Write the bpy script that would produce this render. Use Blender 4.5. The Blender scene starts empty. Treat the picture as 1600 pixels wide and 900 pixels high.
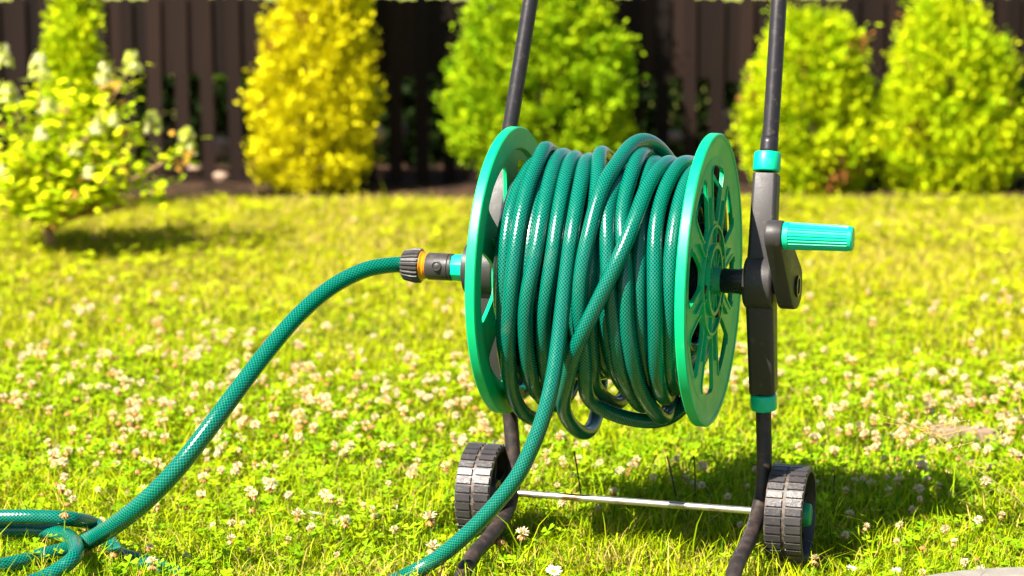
import bpy, bmesh, math, random
import numpy as np
from mathutils import Vector, Matrix

random.seed(7)
rng = np.random.default_rng(11)
scene = bpy.context.scene
COL = scene.collection
PI = math.pi

# ------------------------------------------------------------------ camera
CAM_H = 0.72
PITCH = math.radians(10.35)
FPX = 3778.0                      # focal length in pixels of the 1600 px wide photograph
cam_data = bpy.data.cameras.new('camera')
cam = bpy.data.objects.new('camera', cam_data)
COL.objects.link(cam)
cam.location = (0, 0, CAM_H)
cam.rotation_euler = (PI / 2 - PITCH, 0, 0)
cam_data.sensor_width = 36.0
cam_data.lens = 36.0 * FPX / 1600.0
cam_data.clip_start = 0.05
cam_data.clip_end = 500
cam_data.dof.use_dof = True
cam_data.dof.focus_distance = 2.41
cam_data.dof.aperture_fstop = 5.8
scene.camera = cam

# ------------------------------------------------------------------ light
SUN_AZ = math.atan2(0.63, 0.78)       # direction the light travels, from +X
SUN_EL = math.radians(48)
Ldir = Vector((math.cos(SUN_EL) * math.cos(SUN_AZ), math.cos(SUN_EL) * math.sin(SUN_AZ), -math.sin(SUN_EL)))
world = bpy.data.worlds.new('World')
scene.world = world
world.use_nodes = True
wn = world.node_tree
sky = wn.nodes.new('ShaderNodeTexSky')
sky.sky_type = 'NISHITA'
sky.sun_disc = False
sky.sun_elevation = SUN_EL
sky.sun_rotation = math.atan2(-Ldir.x, -Ldir.y)
wn.links.new(sky.outputs[0], wn.nodes['Background'].inputs[0])
wn.nodes['Background'].inputs[1].default_value = 0.05
sun_data = bpy.data.lights.new('sun', 'SUN')
sun_data.energy = 5.0
sun_data.angle = math.radians(0.5)
sun_data.color = (1.0, 0.93, 0.82)
sun = bpy.data.objects.new('sun', sun_data)
COL.objects.link(sun)
sun.location = (-3, -2, 5)
sun.rotation_euler = Ldir.to_track_quat('-Z', 'Y').to_euler()
scene.view_settings.view_transform = 'Standard'
scene.view_settings.look = 'None'
scene.view_settings.gamma = 1.0
scene.view_settings.use_curve_mapping = False
scene.view_settings.exposure = 1.7
scene.render.engine = 'CYCLES'
scene.cycles.use_denoising = True
scene.cycles.max_bounces = 6
scene.cycles.transmission_bounces = 4
scene.cycles.caustics_reflective = False
scene.cycles.caustics_refractive = False
scene.cycles.sample_clamp_indirect = 4.0

GROUND_Z = -0.012

# ------------------------------------------------------------------ measuring helpers
def ray(px, py):
    x = (px - 800.0) / FPX
    z = -(py - 450.0) / FPX
    c, s = math.cos(PITCH), math.sin(PITCH)
    return Vector((x, c + z * s, -s + z * c))

def at(px, py, Y):
    r = ray(px, py)
    return Vector((0, 0, CAM_H)) + r * (Y / r.y)

def on_z(px, py, z=0.0):
    r = ray(px, py)
    return Vector((0, 0, CAM_H)) + r * ((z - CAM_H) / r.z)

def project(p):
    c, s = math.cos(PITCH), math.sin(PITCH)
    d = Vector(p) - Vector((0, 0, CAM_H))
    zc = d.y * c - d.z * s
    return 800 + FPX * d.x / zc, 450 - FPX * (d.y * s + d.z * c) / zc

# ------------------------------------------------------------------ object helpers
def tag(o, label=None, cat=None, group=None, kind=None):
    if label: o['label'] = label
    if cat: o['category'] = cat
    if group: o['group'] = group
    if kind: o['kind'] = kind
    return o

def empty(name, loc=(0, 0, 0), rz=0.0):
    o = bpy.data.objects.new(name, None)
    o.location = loc
    o.rotation_euler = (0, 0, rz)
    o.empty_display_size = 0.05
    COL.objects.link(o)
    return o

def link(name, me, mat=None, parent=None, smooth=False):
    o = bpy.data.objects.new(name, me)
    COL.objects.link(o)
    if mat is not None:
        for m in (mat if isinstance(mat, (list, tuple)) else [mat]):
            me.materials.append(m)
    if parent is not None: o.parent = parent
    if smooth: me.polygons.foreach_set('use_smooth', [True] * len(me.polygons))
    return o

def from_bm(name, bm, mat, parent=None, smooth=False, bevel=0.0, autosmooth=False):
    bmesh.ops.recalc_face_normals(bm, faces=bm.faces)
    me = bpy.data.meshes.new(name)
    bm.to_mesh(me); bm.free()
    o = link(name, me, mat, parent, smooth or autosmooth)
    if bevel > 0:
        md = o.modifiers.new('bevel', 'BEVEL'); md.width = bevel; md.segments = 2
        md.limit_method = 'ANGLE'; md.angle_limit = math.radians(40)
    if autosmooth:
        es = o.modifiers.new('split', 'EDGE_SPLIT'); es.split_angle = math.radians(35)
    return o

def np_mesh(name, V, F, col=None):
    """V (n,3); F list of (array (m,k)) polygon index arrays; col (n,3) linear colour per vertex."""
    me = bpy.data.meshes.new(name)
    V = np.asarray(V, dtype=np.float32)
    me.vertices.add(len(V)); me.vertices.foreach_set('co', V.ravel())
    loops = np.concatenate([f.ravel() for f in F]).astype(np.int32)
    totals = np.concatenate([np.full(len(f), f.shape[1]) for f in F]).astype(np.int32)
    starts = np.concatenate([[0], np.cumsum(totals)[:-1]]).astype(np.int32)
    me.loops.add(len(loops)); me.loops.foreach_set('vertex_index', loops)
    me.polygons.add(len(totals))
    me.polygons.foreach_set('loop_start', starts)
    me.polygons.foreach_set('loop_total', totals)
    me.update(calc_edges=True)
    if col is not None:
        a = me.color_attributes.new('Col', 'FLOAT_COLOR', 'POINT')
        c4 = np.ones((len(V), 4), dtype=np.float32); c4[:, :3] = col
        a.data.foreach_set('color', c4.ravel())
    return me

# ------------------------------------------------------------------ materials
def new_mat(name):
    m = bpy.data.materials.new(name); m.use_nodes = True
    nt = m.node_tree
    return m, nt, nt.nodes['Principled BSDF']

def setin(b, **kw):
    for k, v in kw.items():
        b.inputs[k.replace('_', ' ')].default_value = v

def N(nt, t, **kw):
    n = nt.nodes.new(t)
    for k, v in kw.items(): setattr(n, k, v)
    return n

def mixcol(nt, fac, a, b, blend='MIX'):
    n = nt.nodes.new('ShaderNodeMix'); n.data_type = 'RGBA'; n.blend_type = blend
    if isinstance(fac, (int, float)): n.inputs[0].default_value = fac
    else: nt.links.new(fac, n.inputs[0])
    for i, v in ((6, a), (7, b)):
        if isinstance(v, (tuple, list)): n.inputs[i].default_value = (*v[:3], 1)
        else: nt.links.new(v, n.inputs[i])
    return n.outputs[2]

def ramp(nt, src, lo, hi):
    n = nt.nodes.new('ShaderNodeMapRange'); n.inputs[1].default_value = lo; n.inputs[2].default_value = hi
    nt.links.new(src, n.inputs[0]); return n.outputs[0]

def noise(nt, scale, detail=4, rough=0.55, coord='Object', vscale=None):
    tc = N(nt, 'ShaderNodeTexCoord')
    n = N(nt, 'ShaderNodeTexNoise'); n.inputs['Scale'].default_value = scale
    n.inputs['Detail'].default_value = detail; n.inputs['Roughness'].default_value = rough
    src = tc.outputs[coord]
    if vscale:
        mp = N(nt, 'ShaderNodeMapping'); mp.inputs['Scale'].default_value = vscale
        nt.links.new(src, mp.inputs[0]); src = mp.outputs[0]
    nt.links.new(src, n.inputs['Vector']); return n.outputs['Fac']

def bump(nt, b, h, strength, dist=0.001):
    n = N(nt, 'ShaderNodeBump'); n.inputs['Strength'].default_value = strength; n.inputs['Distance'].default_value = dist
    nt.links.new(h, n.inputs['Height']); nt.links.new(n.outputs[0], b.inputs['Normal'])

def plastic(name, col, rough=0.4, dirt=(0.25, 0.17, 0.10), dirt_amt=0.25, scale=60, grain=0.25, lo=0.58, hi=0.75):
    m, nt, b = new_mat(name)
    n1 = noise(nt, scale, 6, 0.65)
    f = ramp(nt, n1, lo, hi)
    mul = N(nt, 'ShaderNodeMath', operation='MULTIPLY'); mul.inputs[1].default_value = dirt_amt
    nt.links.new(f, mul.inputs[0])
    n3 = noise(nt, 9, 3)
    basev = mixcol(nt, n3, tuple(c * 0.86 for c in col), tuple(min(1, c * 1.12) for c in col))
    nt.links.new(mixcol(nt, mul.outputs[0], basev, dirt), b.inputs['Base Color'])
    r = ramp(nt, n1, 0.2, 0.8)
    rm = N(nt, 'ShaderNodeMath', operation='MULTIPLY_ADD'); rm.inputs[1].default_value = 0.25; rm.inputs[2].default_value = rough - 0.1
    nt.links.new(r, rm.inputs[0]); nt.links.new(rm.outputs[0], b.inputs['Roughness'])
    b.inputs['Specular IOR Level'].default_value = 0.35
    bump(nt, b, noise(nt, 900, 2), grain, 0.0004)
    return m

M = {}
M['green'] = plastic('green_plastic', (0.0, 0.46, 0.165), 0.38, dirt=(0.16, 0.27, 0.15), dirt_amt=0.55, scale=34)
M['green_hub'] = plastic('green_hub_plastic', (0.0, 0.26, 0.10), 0.4, dirt_amt=0.2)
M['teal'] = plastic('teal_plastic', (0.0, 0.50, 0.27), 0.36, dirt_amt=0.1)
M['black'] = plastic('black_plastic', (0.033, 0.029, 0.029), 0.42, dirt=(0.20, 0.15, 0.10), dirt_amt=0.30, scale=90, grain=0.5)
M['sleeve'] = plastic('gloss_black_plastic', (0.012, 0.012, 0.014), 0.25, dirt_amt=0.1)
M['tube'] = plastic('black_painted_tube', (0.016, 0.013, 0.015), 0.36, dirt=(0.22, 0.16, 0.11), dirt_amt=0.25, scale=120)
M['tube_dirty'] = plastic('dirty_black_tube', (0.020, 0.015, 0.014), 0.5, dirt=(0.12, 0.075, 0.05), dirt_amt=0.5, scale=70, lo=0.46, hi=0.74)
M['orange'] = plastic('orange_plastic', (0.80, 0.26, 0.006), 0.35, dirt_amt=0.1)
M['rod'], nt, b = new_mat('zinc_rod')
setin(b, Metallic=0.9, Roughness=0.34); 
nt.links.new(mixcol(nt, ramp(nt, noise(nt, 50, 5), 0.5, 0.66), (0.62, 0.58, 0.50), (0.28, 0.17, 0.09)), b.inputs['Base Color'])
M['bolt'] = plastic('rusty_bolt', (0.03, 0.02, 0.018), 0.5)

def tyre_mat():
    m, nt, b = new_mat('hard_rubber_tyre')
    base = mixcol(nt, noise(nt, 30, 3), (0.024, 0.021, 0.023), (0.052, 0.046, 0.047))
    geo = N(nt, 'ShaderNodeAttribute'); geo.attribute_name = 'Col'
    n = noise(nt, 160, 6, 0.7)
    add = N(nt, 'ShaderNodeMath', operation='MULTIPLY_ADD'); add.inputs[1].default_value = 0.34
    nt.links.new(geo.outputs['Fac'], add.inputs[0]); nt.links.new(n, add.inputs[2])
    f = ramp(nt, add.outputs[0], 0.72, 1.04)
    nt.links.new(mixcol(nt, f, base, (0.20, 0.135, 0.085)), b.inputs['Base Color'])
    setin(b, Roughness=0.42)
    rr = N(nt, 'ShaderNodeMath', operation='MULTIPLY_ADD'); rr.inputs[1].default_value = 0.5; rr.inputs[2].default_value = 0.36
    nt.links.new(f, rr.inputs[0]); nt.links.new(rr.outputs[0], b.inputs['Roughness'])
    bump(nt, b, n, 0.6, 0.0012)
    return m
M['tyre'] = tyre_mat()

def hose_mat(name='braided_hose', dark=(0.0, 0.043, 0.031), light=(0.002, 0.22, 0.145), NN=14, K=13):
    m, nt, b = new_mat(name)
    uv = N(nt, 'ShaderNodeUVMap'); sep = N(nt, 'ShaderNodeSeparateXYZ')
    nt.links.new(uv.outputs[0], sep.inputs[0])
    def fam(sign):
        a = N(nt, 'ShaderNodeMath', operation='MULTIPLY'); a.inputs[1].default_value = NN
        nt.links.new(sep.outputs[0], a.inputs[0])
        c = N(nt, 'ShaderNodeMath', operation='MULTIPLY_ADD'); c.inputs[1].default_value = sign * K
        nt.links.new(sep.outputs[1], c.inputs[0]); nt.links.new(a.outputs[0], c.inputs[2])
        p = N(nt, 'ShaderNodeMath', operation='PINGPONG'); p.inputs[1].default_value = 0.5
        nt.links.new(c.outputs[0], p.inputs[0])
        mr = N(nt, 'ShaderNodeMapRange'); mr.interpolation_type = 'SMOOTHSTEP'
        mr.inputs[1].default_value = 0.03; mr.inputs[2].default_value = 0.17
        mr.inputs[3].default_value = 1.0; mr.inputs[4].default_value = 0.0
        nt.links.new(p.outputs[0], mr.inputs[0]); return mr.outputs[0]
    mx = N(nt, 'ShaderNodeMath', operation='MAXIMUM')
    nt.links.new(fam(1), mx.inputs[0]); nt.links.new(fam(-1), mx.inputs[1])
    n = noise(nt, 14, 3)
    dk = mixcol(nt, n, tuple(c * 0.75 for c in dark), tuple(c * 1.3 for c in dark))
    hc = mixcol(nt, mx.outputs[0], dk, light)
    scuff = ramp(nt, noise(nt, 24, 8, 0.72), 0.60, 0.80)
    sm_ = N(nt, 'ShaderNodeMath', operation='MULTIPLY'); sm_.inputs[1].default_value = 0.28; nt.links.new(scuff, sm_.inputs[0])
    nt.links.new(mixcol(nt, sm_.outputs[0], hc, (0.20, 0.19, 0.12)), b.inputs['Base Color'])
    nd = ramp(nt, noise(nt, 70, 6, 0.7), 0.45, 0.8)
    rr = N(nt, 'ShaderNodeMath', operation='MULTIPLY_ADD'); rr.inputs[1].default_value = 0.22; rr.inputs[2].default_value = 0.17
    nt.links.new(nd, rr.inputs[0]); nt.links.new(rr.outputs[0], b.inputs['Roughness'])
    setin(b, Coat_Weight=0.22, Coat_Roughness=0.08); b.inputs['Specular IOR Level'].default_value = 0.4
    bump(nt, b, mx.outputs[0], 0.12, 0.0004)
    return m
M['hose'] = hose_mat()

def leaf_mat(name, transl=0.25, rough=0.6, spec=0.03):
    m = bpy.data.materials.new(name); m.use_nodes = True
    nt = m.node_tree; b = nt.nodes['Principled BSDF']; out = nt.nodes['Material Output']
    a = N(nt, 'ShaderNodeAttribute'); a.attribute_name = 'Col'
    nt.links.new(a.outputs['Color'], b.inputs['Base Color'])
    setin(b, Roughness=rough); b.inputs['Specular IOR Level'].default_value = spec
    t = N(nt, 'ShaderNodeBsdfTranslucent'); nt.links.new(a.outputs['Color'], t.inputs['Color'])
    mx = N(nt, 'ShaderNodeMixShader'); mx.inputs[0].default_value = transl
    nt.links.new(b.outputs[0], mx.inputs[1]); nt.links.new(t.outputs[0], mx.inputs[2])
    nt.links.new(mx.outputs[0], out.inputs['Surface'])
    return m
M['leaf'] = leaf_mat('leaf')
M['petal'] = leaf_mat('petal', 0.3, 0.6, 0.1)

def stem_mat():
    m, nt, b = new_mat('bark')
    nt.links.new(mixcol(nt, noise(nt, 40, 5), (0.07, 0.035, 0.02), (0.20, 0.13, 0.08)), b.inputs['Base Color'])
    setin(b, Roughness=0.85); bump(nt, b, noise(nt, 120, 4), 0.8, 0.003); return m
M['bark'] = stem_mat()

def fence_mat():
    m, nt, b = new_mat('weathered_fence_wood')
    oi = N(nt, 'ShaderNodeObjectInfo')
    n = noise(nt, 9, 6, 0.65, vscale=(6, 6, 0.35))
    c = mixcol(nt, n, (0.003, 0.0018, 0.0013), (0.025, 0.0125, 0.0085))
    hs = N(nt, 'ShaderNodeHueSaturation')
    mr = N(nt, 'ShaderNodeMapRange'); mr.inputs[3].default_value = 0.45; mr.inputs[4].default_value = 1.7
    nt.links.new(oi.outputs['Random'], mr.inputs[0]); nt.links.new(mr.outputs[0], hs.inputs['Value'])
    nt.links.new(c, hs.inputs['Color']); nt.links.new(hs.outputs[0], b.inputs['Base Color'])
    setin(b, Roughness=0.75); b.inputs['Specular IOR Level'].default_value = 0.15; bump(nt, b, n, 0.6, 0.002)
    return m
M['fence'] = fence_mat()

def stone_mat(name, a, c):
    m, nt, b = new_mat(name)
    nt.links.new(mixcol(nt, ramp(nt, noise(nt, 35, 8, 0.7), 0.3, 0.7), a, c), b.inputs['Base Color'])
    setin(b, Roughness=0.8); bump(nt, b, noise(nt, 200, 6), 0.5, 0.002); return m
M['stone'] = stone_mat('tan_stone', (0.22, 0.13, 0.08), (0.42, 0.30, 0.21))
M['slab'] = stone_mat('pale_concrete', (0.17, 0.15, 0.125), (0.24, 0.22, 0.19))
M['wood_edge'] = stone_mat('weathered_edging', (0.16, 0.10, 0.06), (0.30, 0.21, 0.13))

# ------------------------------------------------------------------ ground
def build_ground():
    xs = np.concatenate([[-60, -20, -8], np.linspace(-3.5, 4.0, 76), [8, 20, 60]])
    ys = np.concatenate([[-60, -10, 0], np.linspace(1.0, 8.0, 71), [12, 25, 120]])
    X, Y = np.meshgrid(xs, ys)
    Z = GROUND_Z + 0.003 * np.sin(X * 7 + 1.2 * np.cos(Y * 5)) * np.cos(Y * 6)
    V = np.stack([X.ravel(), Y.ravel(), Z.ravel()], 1)
    nx, ny = len(xs), len(ys)
    i = np.arange(nx - 1)[None, :] + nx * np.arange(ny - 1)[:, None]
    i = i.ravel()
    F = np.stack([i, i + 1, i + nx + 1, i + nx], 1)
    m, nt, b = new_mat('lawn_soil')
    tc = N(nt, 'ShaderNodeTexCoord'); sp = N(nt, 'ShaderNodeSeparateXYZ')
    nt.links.new(tc.outputs['Object'], sp.inputs[0])
    far = ramp(nt, sp.outputs[1], 4.9, 5.05)
    soil = mixcol(nt, ramp(nt, noise(nt, 60, 8, 0.7), 0.35, 0.65), (0.055, 0.060, 0.012), (0.16, 0.16, 0.03))
    bed = mixcol(nt, ramp(nt, noise(nt, 25, 8, 0.7), 0.4, 0.62), (0.020, 0.012, 0.008), (0.075, 0.042, 0.022))
    c = mixcol(nt, far, soil, bed)
    far2 = ramp(nt, sp.outputs[1], 6.4, 7.0)
    meadow = mixcol(nt, noise(nt, 3, 6), (0.20, 0.24, 0.03), (0.32, 0.34, 0.07))
    nt.links.new(mixcol(nt, far2, c, meadow), b.inputs['Base Color'])
    setin(b, Roughness=0.95); b.inputs['Specular IOR Level'].default_value = 0.1
    bump(nt, b, noise(nt, 90, 6), 0.8, 0.01)
    o = link('ground', np_mesh('ground', V, [F]), m)
    tag(o, kind='structure')
build_ground()

# smooth value noise for patches
_G = rng.random((64, 64))
def vnoise(x, y, s):
    x = x * s + 17.3; y = y * s + 9.1
    xi = np.floor(x).astype(int); yi = np.floor(y).astype(int)
    fx = x - xi; fy = y - yi
    fx = fx * fx * (3 - 2 * fx); fy = fy * fy * (3 - 2 * fy)
    g = lambda a, b_: _G[a % 64, b_ % 64]
    return (g(xi, yi) * (1 - fx) + g(xi + 1, yi) * fx) * (1 - fy) + (g(xi, yi + 1) * (1 - fx) + g(xi + 1, yi + 1) * fx) * fy

def scatter(dens, x0, x1, y0, y1, wedge=None):
    n = int(dens * (x1 - x0) * (y1 - y0))
    x = rng.uniform(x0, x1, n); y = rng.uniform(y0, y1, n)
    if wedge is not None:
        k = np.abs(x - 0.0) < (0.30 + y * 0.2118 * 1.18)
        if wedge < 0: k = ~k
        x, y = x[k], y[k]
    return x, y

# colours (linear albedo)
G_LIME = np.array([0.33, 0.45, 0.004]); G_MID = np.array([0.14, 0.30, 0.004]); G_DEEP = np.array([0.05, 0.16, 0.006])
G_YEL = np.array([0.42, 0.42, 0.004]); G_STRAW = np.array([0.58, 0.44, 0.10]); G_DRY = np.array([0.42, 0.28, 0.08])

def turf_colour(x, y, n):
    dry = np.clip((y - 2.7) / 1.5, 0, 1)                       # the lawn grows yellower and drier towards the beds
    patch = vnoise(x, y, 2.2) * 0.6 + vnoise(x, y, 6.0) * 0.4
    dry = np.clip(0.22 + dry * 0.70 + (patch - 0.5) * 0.9, 0, 1)
    hay = np.exp(-(((x + 0.13) / 0.10) ** 2 + ((y - 2.31) / 0.05) ** 2)) + 0.8 * np.exp(-(((x - 0.10) / 0.06) ** 2 + ((y - 2.38) / 0.04) ** 2)) + 0.6 * np.exp(-(((x - 0.22) / 0.05) ** 2 + ((y - 2.36) / 0.04) ** 2))
    t = rng.random(n)
    c = G_MID[None] * (1 - t[:, None]) + G_LIME[None] * t[:, None]
    yy = np.clip(dry + rng.normal(0, 0.15, n), 0, 1)[:, None]
    c = c * (1 - yy) + G_YEL[None] * yy
    k = rng.random(n) < 0.07
    c[k] = G_DEEP
    k = rng.random(n) < 0.085 + 0.45 * hay + 0.20 * np.clip((y - 3.4) / 1.2, 0, 1) * (0.4 + 1.2 * np.clip(patch * 3 - 1, 0, 1))
    c[k] = G_STRAW * rng.uniform(0.7, 1.0, (k.sum(), 1))
    k = rng.random(n) < 0.03
    c[k] = G_DRY
    return c * rng.uniform(0.8, 1.2, (n, 1))

def grass_blades(x, y, hgt, wid, lean, segs, seed_dir=None):
    n = len(x)
    az = rng.uniform(0, 2 * PI, n)
    ln = np.abs(rng.normal(0, lean, n)) + 0.15
    face = az + rng.normal(PI / 2, 0.6, n)
    wx, wy = np.cos(face) * wid * 0.5, np.sin(face) * wid * 0.5
    V = np.zeros((n, 2 * segs + 1, 3))
    for s in range(segs + 1):
        t = s / segs
        bend = ln * t * (0.55 + 0.75 * t)
        r = hgt * np.sin(np.clip(bend, 0, 2.2)) * t
        z = hgt * t * np.cos(np.clip(bend * 0.75, 0, 1.5))
        cx = x + np.cos(az) * r; cy = y + np.sin(az) * r
        if s < segs:
            w = 1.0 - 0.55 * t ** 1.5
            V[:, 2 * s, 0] = cx - wx * w; V[:, 2 * s, 1] = cy - wy * w
            V[:, 2 * s + 1, 0] = cx + wx * w; V[:, 2 * s + 1, 1] = cy + wy * w
            V[:, 2 * s, 2] = V[:, 2 * s + 1, 2] = z + GROUND_Z
        else:
            V[:, 2 * s, 0] = cx; V[:, 2 * s, 1] = cy; V[:, 2 * s, 2] = z + GROUND_Z
    k = 2 * segs + 1
    base = np.arange(n)[:, None] * k
    quads = [np.concatenate([base + 2 * s, base + 2 * s + 1, base + 2 * s + 3, base + 2 * s + 2], 1) for s in range(segs - 1)]
    tri = np.concatenate([base + 2 * segs - 2, base + 2 * segs - 1, base + 2 * segs], 1)
    return V.reshape(-1, 3), (np.concatenate(quads) if quads else None), tri, k

# places pressed flat or covered: keep tall grass off them
def near_wheels(x, y):
    d1 = np.hypot(x + 0.04, y - 2.49); d2 = np.hypot(x - 0.295, y - 2.40)
    return (d1 < 0.055) | (d2 < 0.055)

def build_turf():
    Vs, Qs, Ts, Cs = [], [], [], []
    off = 0
    specs = [  # density, region, wedge, height, width, lean, segs
        (80000, (-1.1, 1.1, 2.02, 2.75), 1, (0.019, 0.008), 0.0014, 0.75, 3),
        (42000, (-1.3, 1.3, 2.75, 3.5), 1, (0.019, 0.006), 0.0022, 0.7, 2),
        (42000, (-1.6, 1.6, 3.5, 5.02), 1, (0.015, 0.004), 0.0021, 1.0, 2),
        (5000, (-3.0, 3.2, 1.5, 5.02), -1, (0.026, 0.009), 0.0040, 0.7, 2),
    ]
    for dens, reg, wd, (hm, hs), w, lean, segs in specs:
        x, y = scatter(dens, *reg, wedge=wd)
        n = len(x)
        h = np.clip(rng.normal(hm, hs, n), 0.006, 0.05)
        h *= 0.75 + 0.6 * vnoise(x, y, 5.0)
        long_ = rng.random(n) < 0.035
        h[long_] *= rng.uniform(1.3, 2.2, long_.sum())
        nw = near_wheels(x, y); h[nw] *= 0.5
        V, Q, T, k = grass_blades(x, y, h, w * rng.uniform(0.7, 1.4, n), lean, segs)
        c = turf_colour(x, y, n)
        Vs.append(V); Cs.append(np.repeat(c, k, 0))
        if Q is not None: Qs.append(Q + off)
        Ts.append(T + off); off += len(V)
    # a fringe of taller, fine blades in front of the right wheel and here and there
    fx, fy = [], []
    for cx, cy, sx, sy, n in ((0.42, 2.28, 0.16, 0.05, 420), (0.30, 2.30, 0.06, 0.02, 120), (0.03, 2.30, 0.10, 0.03, 150),
                              (-0.35, 2.32, 0.22, 0.05, 260), (0.17, 2.33, 0.06, 0.02, 80), (-0.12, 2.33, 0.12, 0.04, 160)):
        fx.append(rng.normal(cx, sx, n)); fy.append(rng.normal(cy, sy, n))
    x = np.concatenate(fx); y = np.concatenate(fy)
    n = len(x)
    V, Q, T, k = grass_blades(x, y, rng.uniform(0.025, 0.055, n), 0.0015 * rng.uniform(0.7, 1.3, n), 0.5, 3)
    c = turf_colour(x, y, n)
    Vs.append(V); Cs.append(np.repeat(c, k, 0)); Qs.append(Q + off); Ts.append(T + off); off += len(V)
    me = np_mesh('grass', np.concatenate(Vs), [np.concatenate(Qs), np.concatenate(Ts)], np.concatenate(Cs))
    o = link('grass', me, M['leaf'])
    tag(o, 'short lime green lawn grass with straw coloured dry blades', 'grass', kind='stuff')

def build_clover():
    xs, ys = [], []
    for dens, reg in ((3600, (-1.1, 1.1, 2.02, 2.75)), (4200, (-1.3, 1.3, 2.75, 3.5)), (1400, (-1.6, 1.6, 3.5, 4.9))):
        x, y = scatter(dens, *reg, wedge=1)
        k = vnoise(x, y, 4.0) + rng.normal(0, 0.12, len(x)) > 0.42
        xs.append(x[k]); ys.append(y[k])
    x, y = np.concatenate(xs), np.concatenate(ys)
    n = len(x)
    h = np.clip(rng.normal(0.019, 0.006, n), 0.006, 0.035) + GROUND_Z
    h[near_wheels(x, y)] = GROUND_Z + 0.004
    size = rng.uniform(0.0024, 0.0046, n) * (1 + 0.35 * np.clip(y - 3, 0, 2))
    # leaflet outline (notched heart), in units of size
    outl = np.array([[0, 0], [0.75, 0.45], [1.35, 0.95], [1.9, 0.62], [1.75, 0.0], [1.9, -0.62], [1.35, -0.95], [0.75, -0.45]])
    tilt_az = rng.uniform(0, 2 * PI, n); tilt = np.abs(rng.normal(0, 0.35, n))
    rot0 = rng.uniform(0, 2 * PI, n)
    V = np.zeros((n, 3, 8, 3))
    for j in range(3):
        a = rot0 + j * 2.094
        ca, sa = np.cos(a), np.sin(a)
        for p in range(8):
            u, w = outl[p]
            ux = (u * ca - w * sa) * size; uy = (u * sa + w * ca) * size
            up = (0.18 * u + (0.22 * abs(w))) * size
            sl = (ux * np.cos(tilt_az) + uy * np.sin(tilt_az)) * np.sin(tilt)
            V[:, j, p, 0] = x + ux; V[:, j, p, 1] = y + uy; V[:, j, p, 2] = h + up + sl
    V = V.reshape(-1, 3)
    F = np.arange(n * 3 * 8).reshape(-1, 8)
    t = rng.random(n)[:, None]
    c = G_MID * (1 - t) + np.array([0.32, 0.48, 0.008]) * t
    dry = np.clip((y - 2.8) / 1.6, 0, 1)[:, None] * 0.7
    c = c * (1 - dry) + G_YEL * dry
    c *= rng.uniform(0.75, 1.2, (n, 1))
    me = np_mesh('clover_leaves', V, [F], np.repeat(c, 24, 0))
    o = link('clover_leaves', me, M['leaf'])
    tag(o, 'low green three-part clover leaves growing through the lawn', 'clover', kind='stuff')
build_turf()
build_clover()

# ------------------------------------------------------------------ tubes
def catmull(P, per=12):
    P = [Vector(p) for p in P]
    P = [P[0] * 2 - P[1]] + P + [P[-1] * 2 - P[-2]]
    out = []
    for i in range(1, len(P) - 2):
        p0, p1, p2, p3 = P[i - 1:i + 3]
        t0 = 0; t1 = t0 + max((p1 - p0).length, 1e-6) ** 0.5; t2 = t1 + max((p2 - p1).length, 1e-6) ** 0.5; t3 = t2 + max((p3 - p2).length, 1e-6) ** 0.5
        for k in range(per):
            t = t1 + (t2 - t1) * k / per
            A1 = p0 * ((t1 - t) / (t1 - t0)) + p1 * ((t - t0) / (t1 - t0))
            A2 = p1 * ((t2 - t) / (t2 - t1)) + p2 * ((t - t1) / (t2 - t1))
            A3 = p2 * ((t3 - t) / (t3 - t2)) + p3 * ((t - t2) / (t3 - t2))
            B1 = A1 * ((t2 - t) / (t2 - t0)) + A2 * ((t - t0) / (t2 - t0))
            B2 = A2 * ((t3 - t) / (t3 - t1)) + A3 * ((t - t1) / (t3 - t1))
            out.append(B1 * ((t2 - t) / (t2 - t1)) + B2 * ((t - t1) / (t2 - t1)))
    out.append(P[-2])
    return out

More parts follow.
